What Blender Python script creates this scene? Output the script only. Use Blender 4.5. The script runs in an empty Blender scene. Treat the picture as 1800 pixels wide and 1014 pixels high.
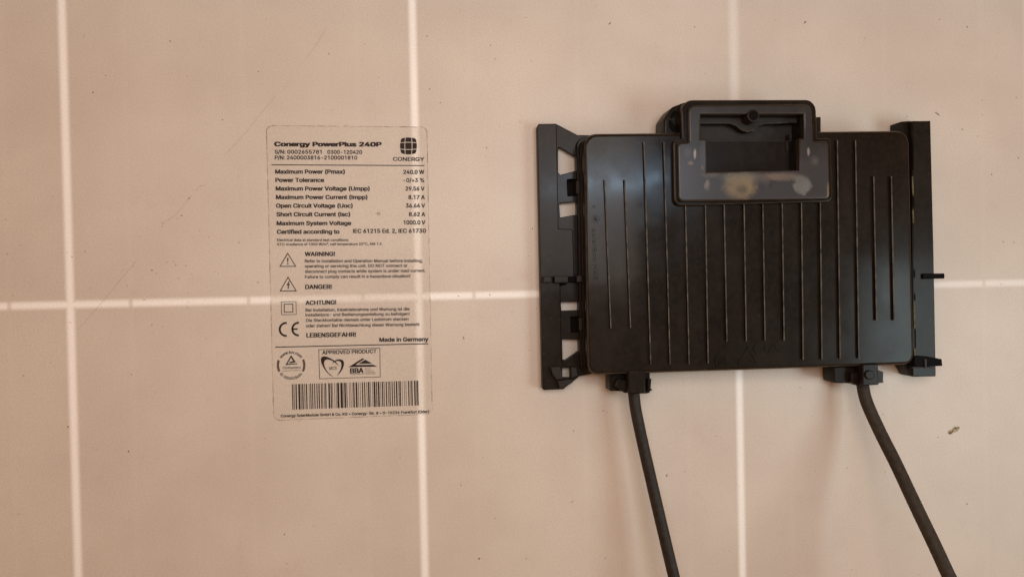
import bpy, math, random
from mathutils import Vector, Matrix, noise

random.seed(7)
C = bpy.context.scene.collection
scene = bpy.context.scene

# ------------------------------------------------------------------ camera
# The panel is the plane Y = 0 (facing -Y), X to the right, Z up, metres.
# The origin is one crossing of the white gaps between the solar cells.
S = 0.158                      # cell pitch
F, CX, CY = 1300.0, 900.0, 507.0
RX, RY, RZ = 0.01338832, -0.09860152, -0.02227185
CAMX, CAMZ, CAMH = 0.16757977, 0.00766748, 0.35599262


def rot():
    cx, sx, cy, sy, cz, sz = math.cos(RX), math.sin(RX), math.cos(RY), math.sin(RY), math.cos(RZ), math.sin(RZ)
    a = Matrix(((cz, -sz, 0), (sz, cz, 0), (0, 0, 1)))
    b = Matrix(((cy, 0, sy), (0, 1, 0), (-sy, 0, cy)))
    c = Matrix(((1, 0, 0), (0, cx, -sx), (0, sx, cx)))
    return a @ b @ c


M = rot()
MT = M.transposed()


def P(px, py, h=0.0):
    """measured image point -> (X, Z) on the plane h metres above the panel"""
    d = MT @ Vector(((px - CX) / F, (py - CY) / F, 1.0))
    t = (CAMH - h) / d.z
    return (CAMX + d.x * t, CAMZ - d.y * t)


cam_d = bpy.data.cameras.new('camera')
cam = bpy.data.objects.new('camera', cam_d)
C.objects.link(cam)
right = Vector((M[0][0], M[0][2], -M[0][1]))
down = Vector((M[1][0], M[1][2], -M[1][1]))
fwd = Vector((M[2][0], M[2][2], -M[2][1]))
mw = Matrix.Identity(4)
for i in range(3):
    mw[i][0], mw[i][1], mw[i][2] = right[i], -down[i], -fwd[i]
mw.translation = Vector((CAMX, -CAMH, CAMZ))
cam.matrix_world = mw
cam_d.sensor_width = 36.0
cam_d.lens = 36.0 * F / 1800.0
cam_d.clip_start = 0.01
cam_d.clip_end = 50
scene.camera = cam

# ------------------------------------------------------------------ light
w = bpy.data.worlds.new('World')
scene.world = w
w.use_nodes = True
bg = w.node_tree.nodes['Background']
bg.inputs[0].default_value = (0.60, 0.242, 0.055, 1)
# warm room light from the walls all round; the part of the room behind the camera is dimmer
_t = w.node_tree
_g = _t.nodes.new('ShaderNodeTexCoord')
_s = _t.nodes.new('ShaderNodeSeparateXYZ')
_r = _t.nodes.new('ShaderNodeMapRange')
_r.interpolation_type = 'SMOOTHSTEP'
for _i, _v in enumerate((0.0, -0.96, -0.70, 0.22, 0.74)):
    _r.inputs[_i].default_value = _v
_t.links.new(_g.outputs['Generated'], _s.inputs[0])
_t.links.new(_s.outputs['Y'], _r.inputs[0])
_t.links.new(_r.outputs[0], bg.inputs[1])


def area(name, loc, target, sx, sy, power, col):
    l = bpy.data.lights.new(name, 'AREA')
    l.shape = 'RECTANGLE'
    l.size, l.size_y = sx, sy
    l.energy = power
    l.color = col
    o = bpy.data.objects.new(name, l)
    C.objects.link(o)
    o.location = loc
    o.rotation_euler = (Vector(target) - Vector(loc)).to_track_quat('-Z', 'Y').to_euler()
    return o


area('window_light', (0.90, -0.62, -0.16), (0.25, 0, -0.05), 0.30, 0.36, 2.5, (0.76, 0.96, 1.0))
area('front_fill_light', (0.20, -0.47, 0.10), (0.19, 0, 0.04), 0.36, 0.2, 1.2, (1.0, 0.88, 0.80))  # unseen soft lamp added near the camera to brighten the panel centre
area('tube_light', (0.73, -2.0, 0.31), (0.25, 0, 0.04), 0.46, 0.035, 2.4, (0.52, 0.76, 1.0))

scene.view_settings.view_transform = 'Standard'
scene.view_settings.look = 'None'
scene.view_settings.exposure = 0.07
scene.view_settings.gamma = 1.0
scene.view_settings.use_curve_mapping = False


# ------------------------------------------------------------------ materials
class NT:
    def __init__(self, name):
        self.m = bpy.data.materials.new(name)
        self.m.use_nodes = True
        self.t = self.m.node_tree
        self.b = self.t.nodes['Principled BSDF']
        self.tc = None

    def put(self, sock, v):
        if hasattr(v, 'is_output') or isinstance(v, bpy.types.NodeSocket):
            self.t.links.new(v, sock)
        elif isinstance(v, tuple) and len(v) == 3 and sock.type == 'RGBA':
            sock.default_value = (*v, 1)
        else:
            sock.default_value = v

    def math(self, op, a, b=0.0, c=0.0, clamp=False):
        n = self.t.nodes.new('ShaderNodeMath')
        n.operation = op
        n.use_clamp = clamp
        for i, v in enumerate((a, b, c)):
            self.put(n.inputs[i], v)
        return n.outputs[0]

    def obj(self):
        if self.tc is None:
            self.tc = self.t.nodes.new('ShaderNodeTexCoord').outputs['Object']
        return self.tc

    def xyz(self):
        n = self.t.nodes.new('ShaderNodeSeparateXYZ')
        self.put(n.inputs[0], self.obj())
        return n.outputs

    def smooth(self, v, a, b, lo=0.0, hi=1.0):
        n = self.t.nodes.new('ShaderNodeMapRange')
        n.interpolation_type = 'SMOOTHSTEP'
        for i, x in enumerate((v, a, b, lo, hi)):
            self.put(n.inputs[i], x)
        return n.outputs[0]

    def noise(self, scale, detail=3.0, rough=0.55, stretch=None):
        n = self.t.nodes.new('ShaderNodeTexNoise')
        v = self.obj()
        if stretch:
            mp = self.t.nodes.new('ShaderNodeMapping')
            mp.inputs['Scale'].default_value = stretch
            self.put(mp.inputs[0], v)
            v = mp.outputs[0]
        self.put(n.inputs['Vector'], v)
        n.inputs['Scale'].default_value = scale
        n.inputs['Detail'].default_value = detail
        n.inputs['Roughness'].default_value = rough
        return n.outputs[0]

    def mix(self, f, a, b, mode='MIX'):
        n = self.t.nodes.new('ShaderNodeMix')
        n.data_type = 'RGBA'
        n.blend_type = mode
        self.put(n.inputs[0], f)
        self.put(n.inputs[6], a)
        self.put(n.inputs[7], b)
        return n.outputs[2]

    def bump(self, hgt, strength, dist):
        n = self.t.nodes.new('ShaderNodeBump')
        n.inputs['Strength'].default_value = strength
        n.inputs['Distance'].default_value = dist
        self.put(n.inputs['Height'], hgt)
        self.put(self.b.inputs['Normal'], n.outputs[0])

    def set(self, **k):
        for a, v in k.items():
            self.put(self.b.inputs[a.replace('_', ' ')], v)
        return self


def plain(name, col, rough, spec=0.4, nscale=300.0, namt=0.25, bump=0.15, coat=0.0):
    n = NT(name)
    nz = n.noise(nscale, 4.0)
    f = n.smooth(nz, 0.3, 0.7)
    c = n.mix(f, tuple(x * (1 - namt) for x in col), tuple(min(1, x * (1 + namt)) for x in col))
    big = n.noise(28.0, 3.0)
    c = n.mix(n.smooth(big, 0.35, 0.75, 0.0, 0.5), c, tuple(min(1, x * 1.35 + 0.003) for x in col))
    n.set(Base_Color=c, Roughness=rough)
    n.b.inputs['Specular IOR Level'].default_value = spec
    if bump:
        n.bump(n.noise(2600.0, 2.0), bump, 0.0001)
    if coat:
        # settled dust dulls the moulded shine in patches
        dust = n.smooth(n.noise(75.0, 5.0, 0.65, (1.0, 1.0, 0.35)), 0.42, 0.78, 0.0, 0.09)
        speck = n.smooth(n.noise(1100.0, 1.0, 0.4), 0.72, 0.80, 0.0, 0.35)
        c = n.mix(dust, c, (0.085, 0.066, 0.048))
        c = n.mix(speck, c, (0.10, 0.085, 0.065))
        n.set(Base_Color=c)
        n.b.inputs['Coat Weight'].default_value = coat
        n.put(n.b.inputs['Coat Roughness'], n.smooth(n.noise(55.0, 4.0), 0.3, 0.7, 0.10, 0.19))
    return n.m


def backsheet_material():
    n = NT('white_backsheet')
    x, y, z = n.xyz()
    dx = n.math('PINGPONG', x, S / 2)
    dz = n.math('PINGPONG', z, S / 2)
    rib = n.math('PINGPONG', n.math('ADD', x, S / 6), S / 6)
    wob = n.noise(9.0, 2.0)
    # the third vertical gap is duller above the first horizontal gap, and wider
    dull = n.math('MULTIPLY', n.smooth(x, 0.27, 0.28), n.smooth(z, 0.0, 0.05))
    lx = n.smooth(dx, 0.0004, n.math('ADD', 0.0029, n.math('MULTIPLY', dull, 0.0012)), 1.0, 0.0)
    lx = n.math('MULTIPLY', lx, n.math('SUBTRACT', 1.0, n.math('MULTIPLY', dull, 0.62)))
    ribm = n.smooth(rib, 0.0003, 0.0015, 1.0, 0.0)
    lz = n.smooth(dz, 0.0004, 0.0028, 1.0, 0.0)
    lz = n.math('MULTIPLY', lz, n.math('SUBTRACT', 1.0, n.math('MULTIPLY', ribm, 0.6)))
    lz = n.math('MULTIPLY', lz, n.smooth(x, 0.1, 0.4, 1.0, 0.6))
    line = n.math('MAXIMUM', lx, lz)
    line = n.math('MULTIPLY', line, n.smooth(wob, 0.25, 0.75, 0.82, 1.0))
    cell = n.mix(n.smooth(n.noise(16.0, 4.0), 0.3, 0.72), (0.585, 0.535, 0.475), (0.645, 0.60, 0.535))
    grime = n.smooth(n.noise(60.0, 5.0, 0.65), 0.55, 0.8, 0.0, 0.16)
    cell = n.mix(grime, cell, (0.40, 0.32, 0.25))
    # the solder ribbons press through as faint pale strips
    strip = n.smooth(rib, 0.0004, 0.0020, 0.045, 0.0)
    cell = n.mix(strip, cell, (0.80, 0.765, 0.71))
    col = n.mix(line, cell, (0.98, 1.0, 0.985))  # gaps whitened further, painting in light that comes through from the front
    grain = n.noise(1150.0, 2.0, 0.75)
    col = n.mix(1.0, col, n.mix(n.smooth(grain, 0.25, 0.75), (0.89, 0.89, 0.89), (1.02, 1.02, 1.02)), 'MULTIPLY')
    n.set(Base_Color=col, Roughness=0.42)
    n.b.inputs['Specular IOR Level'].default_value = 0.35
    hgt = n.math('ADD', n.math('MULTIPLY', n.noise(55.0, 2.0), 1.0), n.math('MULTIPLY', line, -0.25))
    n.bump(hgt, 0.10, 0.0006)
    return n.m


MAT_BACK = backsheet_material()
MAT_GLASS = plain('panel_glass', (0.01, 0.012, 0.03), 0.1, 0.5)
MAT_ALU = plain('frame_aluminium', (0.45, 0.45, 0.46), 0.4, 0.5)
MAT_PLASTIC = plain('black_plastic', (0.0088, 0.0064, 0.0042), 0.40, 0.05, 420.0, 0.35, coat=0.24)
MAT_PLASTIC2 = plain('brown_black_plastic', (0.0092, 0.0066, 0.0045), 0.44, 0.08, 300.0, 0.35, coat=0.14)
MAT_DARK = plain('dark_plastic_and_recess_shade', (0.0025, 0.002, 0.0016), 0.6, 0.06, 300.0, 0.3)  # dark plastic; also paints shade into the slots, notch and gap
MAT_SHELF = plain('grey_brown_plastic', (0.015, 0.0118, 0.0092), 0.5, 0.22, 300.0, 0.3)
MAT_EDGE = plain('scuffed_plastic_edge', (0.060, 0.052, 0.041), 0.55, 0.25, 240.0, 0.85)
MAT_EDGE_GLINT = plain('painted_edge_highlight', (0.040, 0.033, 0.026), 0.5, 0.3, 300.0, 0.5)  # highlight along the shelf and ledge edges, painted as a paler tone
MAT_WORN_LIT = plain('worn_lit_plastic_edge', (0.030, 0.025, 0.020), 0.38, 0.35, 260.0, 0.7)  # edge wear with the edge highlight painted in
MAT_MOSS = plain('dry_moss', (0.10, 0.092, 0.050), 0.85, 0.1, 700.0, 0.6)
MAT_CABLE = plain('black_rubber_cable', (0.017, 0.0145, 0.012), 0.58, 0.3, 500.0, 0.35)
MAT_CABLE2 = plain('dusty_rubber_cable', (0.030, 0.025, 0.019), 0.65, 0.3, 500.0, 0.35)
MAT_INK = plain('brown_black_ink', (0.020, 0.012, 0.009), 0.6, 0.2, 900.0, 0.35, 0)
MAT_INK_SOFT = plain('worn_ink', (0.10, 0.070, 0.055), 0.6, 0.2, 900.0, 0.35, 0)
MAT_DIRT = plain('dark_dirt', (0.15, 0.10, 0.065), 0.9, 0.1, 900.0, 0.6, 0)
MAT_DIRT2 = plain('pale_dirt', (0.42, 0.345, 0.275), 0.9, 0.1, 900.0, 0.4, 0)
MAT_MUD = plain('dry_droppings', (0.36, 0.31, 0.215), 0.9, 0.1, 1500.0, 0.8)


def film_material():
    n = NT('label_film')
    col = n.mix(n.smooth(n.noise(45.0, 3.0), 0.35, 0.75), (0.79, 0.745, 0.67), (0.82, 0.78, 0.70))
    grain = n.noise(1150.0, 2.0, 0.75)
    col = n.mix(1.0, col, n.mix(n.smooth(grain, 0.25, 0.75), (0.89, 0.89, 0.89), (1.02, 1.02, 1.02)), 'MULTIPLY')
    n.set(Base_Color=col, Roughness=0.40, Alpha=0.38)
    n.b.inputs['Specular IOR Level'].default_value = 0.35
    return n.m


MAT_FILM = film_material()


def rim_material():
    n = NT('label_edge_grime')
    n.set(Base_Color=(0.20, 0.14, 0.10), Roughness=0.8,
          Alpha=n.smooth(n.noise(160.0, 4.0, 0.7), 0.40, 0.74, 0.05, 0.42))
    return n.m


MAT_RIM = rim_material()


def cover_material(h):
    n = NT('smoky_plastic_stains_and_glints')
    x, y, z = n.xyz()
    nz = n.noise(170.0, 4.0, 0.6)
    col = n.mix(n.smooth(nz, 0.3, 0.75), (0.011, 0.0092, 0.0078), (0.020, 0.0175, 0.0155))
    # the lower half of the cover has bloomed to a bluish grey
    zl = P(1320, 250, h)[1]
    bloom = n.math('MULTIPLY', n.smooth(z, zl, zl - 0.010), n.smooth(n.noise(90.0, 3.0), 0.25, 0.6, 0.45, 0.9))
    col = n.mix(bloom, col, (0.027, 0.025, 0.0275))
    wx = n.math('MULTIPLY', n.math('SUBTRACT', n.noise(240.0, 4.0, 0.7), 0.5), 0.022)
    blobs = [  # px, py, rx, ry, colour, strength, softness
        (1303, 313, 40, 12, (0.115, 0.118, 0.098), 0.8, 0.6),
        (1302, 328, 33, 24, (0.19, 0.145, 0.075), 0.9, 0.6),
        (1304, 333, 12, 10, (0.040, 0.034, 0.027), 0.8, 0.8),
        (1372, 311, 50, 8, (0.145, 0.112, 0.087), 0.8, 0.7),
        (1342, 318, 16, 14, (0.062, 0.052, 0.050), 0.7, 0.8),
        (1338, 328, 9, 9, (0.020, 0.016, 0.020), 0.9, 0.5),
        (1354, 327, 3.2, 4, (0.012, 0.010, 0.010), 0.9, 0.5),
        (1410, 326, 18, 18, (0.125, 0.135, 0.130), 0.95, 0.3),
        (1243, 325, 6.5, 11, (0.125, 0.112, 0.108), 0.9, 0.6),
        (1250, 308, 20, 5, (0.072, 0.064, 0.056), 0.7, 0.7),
        (1221.5, 271, 2.8, 10, (0.26, 0.24, 0.225), 1.0, 0.5),  # pale reflection streak painted into the colour, left side
        (1421, 267, 2.5, 9, (0.20, 0.185, 0.18), 1.0, 0.5),  # matching painted reflection streak, right side
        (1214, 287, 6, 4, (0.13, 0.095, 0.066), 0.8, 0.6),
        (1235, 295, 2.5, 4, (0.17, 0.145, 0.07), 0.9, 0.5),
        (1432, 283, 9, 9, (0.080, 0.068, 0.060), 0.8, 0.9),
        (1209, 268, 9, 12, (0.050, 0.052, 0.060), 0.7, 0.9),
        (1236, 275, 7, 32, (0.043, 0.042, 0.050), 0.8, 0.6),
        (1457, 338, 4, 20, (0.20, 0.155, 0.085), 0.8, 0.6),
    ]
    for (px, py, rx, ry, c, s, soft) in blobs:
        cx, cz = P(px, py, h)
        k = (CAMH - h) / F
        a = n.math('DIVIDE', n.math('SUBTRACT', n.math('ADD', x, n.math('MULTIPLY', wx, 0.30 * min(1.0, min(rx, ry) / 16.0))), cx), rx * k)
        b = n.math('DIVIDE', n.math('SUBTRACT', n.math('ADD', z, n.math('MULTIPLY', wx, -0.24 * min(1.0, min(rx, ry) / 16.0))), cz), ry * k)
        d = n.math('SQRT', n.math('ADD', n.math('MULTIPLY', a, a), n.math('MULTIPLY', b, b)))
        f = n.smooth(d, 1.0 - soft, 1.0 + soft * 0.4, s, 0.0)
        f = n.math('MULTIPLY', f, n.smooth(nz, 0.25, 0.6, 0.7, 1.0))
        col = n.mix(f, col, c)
    n.set(Base_Color=col, Roughness=0.40)
    n.b.inputs['Coat Weight'].default_value = 0.35
    n.b.inputs['Coat Roughness'].default_value = 0.22
    n.b.inputs['Specular IOR Level'].default_value = 0.3
    n.bump(n.noise(2400.0, 2.0), 0.12, 0.0001)
    return n.m


# ------------------------------------------------------------------ builders
def tag(o, label, cat, group=None, kind=None):
    o['label'] = label
    o['category'] = cat
    if group:
        o['group'] = group
    if kind:
        o['kind'] = kind
    return o


def thing(name, loc, label, cat, group=None):
    o = bpy.data.objects.new(name, None)
    o.empty_display_size = 0.02
    C.objects.link(o)
    o.location = loc
    return tag(o, label, cat, group)


def link(name, me, mats, parent=None, smooth=30):
    """mesh data in world coordinates; the child cancels its parents' offset"""
    me.name = name
    if not isinstance(mats, (list, tuple)):
        mats = [mats]
    slots = [p.material_index for p in me.polygons]
    me.materials.clear()
    for m in mats:
        me.materials.append(m)
    for p, i in zip(me.polygons, slots):
        p.material_index = min(i, len(mats) - 1)
    o = bpy.data.objects.new(name, me)
    C.objects.link(o)
    if parent:
        o.parent = parent
        if parent.type == 'EMPTY':
            o.location = -Vector(parent.location)
    if smooth:
        me.shade_smooth()
        me.set_sharp_from_angle(angle=math.radians(smooth))
    return o


def curve_to_mesh(cu):
    ob = bpy.data.objects.new('tmp', cu)
    C.objects.link(ob)
    dg = bpy.context.evaluated_depsgraph_get()
    dg.update()
    me = bpy.data.meshes.new_from_object(ob.evaluated_get(dg))
    bpy.data.objects.remove(ob)
    bpy.data.curves.remove(cu)
    return me


def fillet(pts, r, seg=6):
    """round the corners of a polygon; r is one radius or one per corner"""
    out = []
    n = len(pts)
    for i, p in enumerate(pts):
        rr = r[i] if isinstance(r, (list, tuple)) else r
        p = Vector(p)
        a = Vector(pts[i - 1]) - p
        b = Vector(pts[(i + 1) % n]) - p
        la, lb = a.length, b.length
        a.normalize()
        b.normalize()
        ang = a.angle(b)
        if rr <= 0 or ang > 3.1:
            out.append(tuple(p))
            continue
        t = min(rr / math.tan(ang / 2), la * 0.49, lb * 0.49)
        rr = t * math.tan(ang / 2)
        c = p + (a + b).normalized() * (rr / math.sin(ang / 2))
        s = p + a * t - c
        e = p + b * t - c
        sw = math.atan2(s.x * e.y - s.y * e.x, s.dot(e))
        for k in range(seg + 1):
            th = sw * k / seg
            out.append((c.x + s.x * math.cos(th) - s.y * math.sin(th), c.y + s.x * math.sin(th) + s.y * math.cos(th)))
    return out


def grow(pts, d):
    """offset a polygon outwards by d (negative: inwards)"""
    n = len(pts)
    area2 = sum(pts[i][0] * pts[(i + 1) % n][1] - pts[(i + 1) % n][0] * pts[i][1] for i in range(n))
    sg = 1 if area2 > 0 else -1
    out = []
    for i in range(n):
        p, a, b = Vector(pts[i]), Vector(pts[i - 1]), Vector(pts[(i + 1) % n])
        e1, e2 = (p - a).normalized(), (b - p).normalized()
        n1, n2 = Vector((e1.y, -e1.x)) * sg, Vector((e2.y, -e2.x)) * sg
        m = (n1 + n2)
        m = m / max(0.3, m.length_squared) * 2
        q = p + m * d
        out.append((q.x, q.y))
    return out


def slab(loops, h0, h1, bevel=0.0, res=2):
    """solid between heights h0 and h1 above the panel from XZ loops (first = outline, others = holes)"""
    cu = bpy.data.curves.new('tmp', 'CURVE')
    cu.dimensions = '2D'
    cu.fill_mode = 'BOTH'
    cu.extrude = max(1e-6, (h1 - h0) / 2 - bevel)
    cu.bevel_depth = bevel
    cu.bevel_resolution = res
    cu.offset = -bevel
    for lp in loops:
        sp = cu.splines.new('POLY')
        sp.points.add(len(lp) - 1)
        for q, (a, b) in zip(sp.points, lp):
            q.co = (a, b, 0, 1)
        sp.use_cyclic_u = True
    me = curve_to_mesh(cu)
    mid = (h0 + h1) / 2
    for v in me.vertices:
        a, b, c = v.co
        v.co = (a, -(c + mid), b)
    me.update()
    return me


def pp(pts, h):
    return [P(a, b, h) for a, b in pts]


def pslab(pts, h0, h1, r=0.0, bevel=0.0, holes=()):
    """slab from measured outline of its top face"""
    k = (CAMH - h1) / F
    rr = [x * k for x in r] if isinstance(r, (list, tuple)) else r * k
    return slab([fillet(pp(pts, h1), rr)] + [fillet(pp(q, h1), 1.5 * k, 3) for q in holes], h0, h1, bevel)


def join(meshes):
    vs, fs, mi = [], [], []
    for me in meshes:
        o = len(vs)
        vs += [tuple(v.co) for v in me.vertices]
        fs += [[i + o for i in p.vertices] for p in me.polygons]
        mi += [p.material_index for p in me.polygons]
    out = bpy.data.meshes.new('joined')
    out.from_pydata(vs, [], fs)
    for p, i in zip(out.polygons, mi):
        p.material_index = i
    out.update()
    return out


def worn_lit_edge(me, idx=1, lo=0.50, hi=0.85):
    """give the sloping band of a rounded edge its own, paler slot: wear plus painted edge highlight"""
    for p in me.polygons:
        if lo < -p.normal.y < hi:
            p.material_index = idx
    return me


def flat(polys, h):
    """thin printed shapes: polygons in XZ lying h above the panel"""
    vs, fs = [], []
    for poly in polys:
        n = len(poly)
        ar = sum(poly[i][0] * poly[(i + 1) % n][1] - poly[(i + 1) % n][0] * poly[i][1] for i in range(n))
        if ar < 0:
            poly = poly[::-1]
        o = len(vs)
        vs += [(a, -h, b) for a, b in poly]
        fs.append(list(range(o, o + n)))
    me = bpy.data.meshes.new('flat')
    me.from_pydata(vs, [], fs)
    me.update()
    return me


def filled(loops, h):
    cu = bpy.data.curves.new('tmp', 'CURVE')
    cu.dimensions = '2D'
    cu.fill_mode = 'BOTH'
    for lp in loops:
        sp = cu.splines.new('POLY')
        sp.points.add(len(lp) - 1)
        for q, (a, b) in zip(sp.points, lp):
            q.co = (a, b, 0, 1)
        sp.use_cyclic_u = True
    me = curve_to_mesh(cu)
    for v in me.vertices:
        a, b, c = v.co
        v.co = (a, -h, b)
    return me


def stroke(pts, wd, closed=False):
    """measured polyline -> list of quads in pixels"""
    out = []
    n = len(pts)
    for i in range(n if closed else n - 1):
        a, b = Vector(pts[i]), Vector(pts[(i + 1) % n])
        d = (b - a).normalized()
        nrm = Vector((-d.y, d.x)) * wd / 2
        a2, b2 = a - d * wd * 0.45, b + d * wd * 0.45
        if not closed and n == 2:
            a2, b2 = a, b
        out.append([tuple(a2 + nrm), tuple(b2 + nrm), tuple(b2 - nrm), tuple(a2 - nrm)])
    return out


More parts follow.
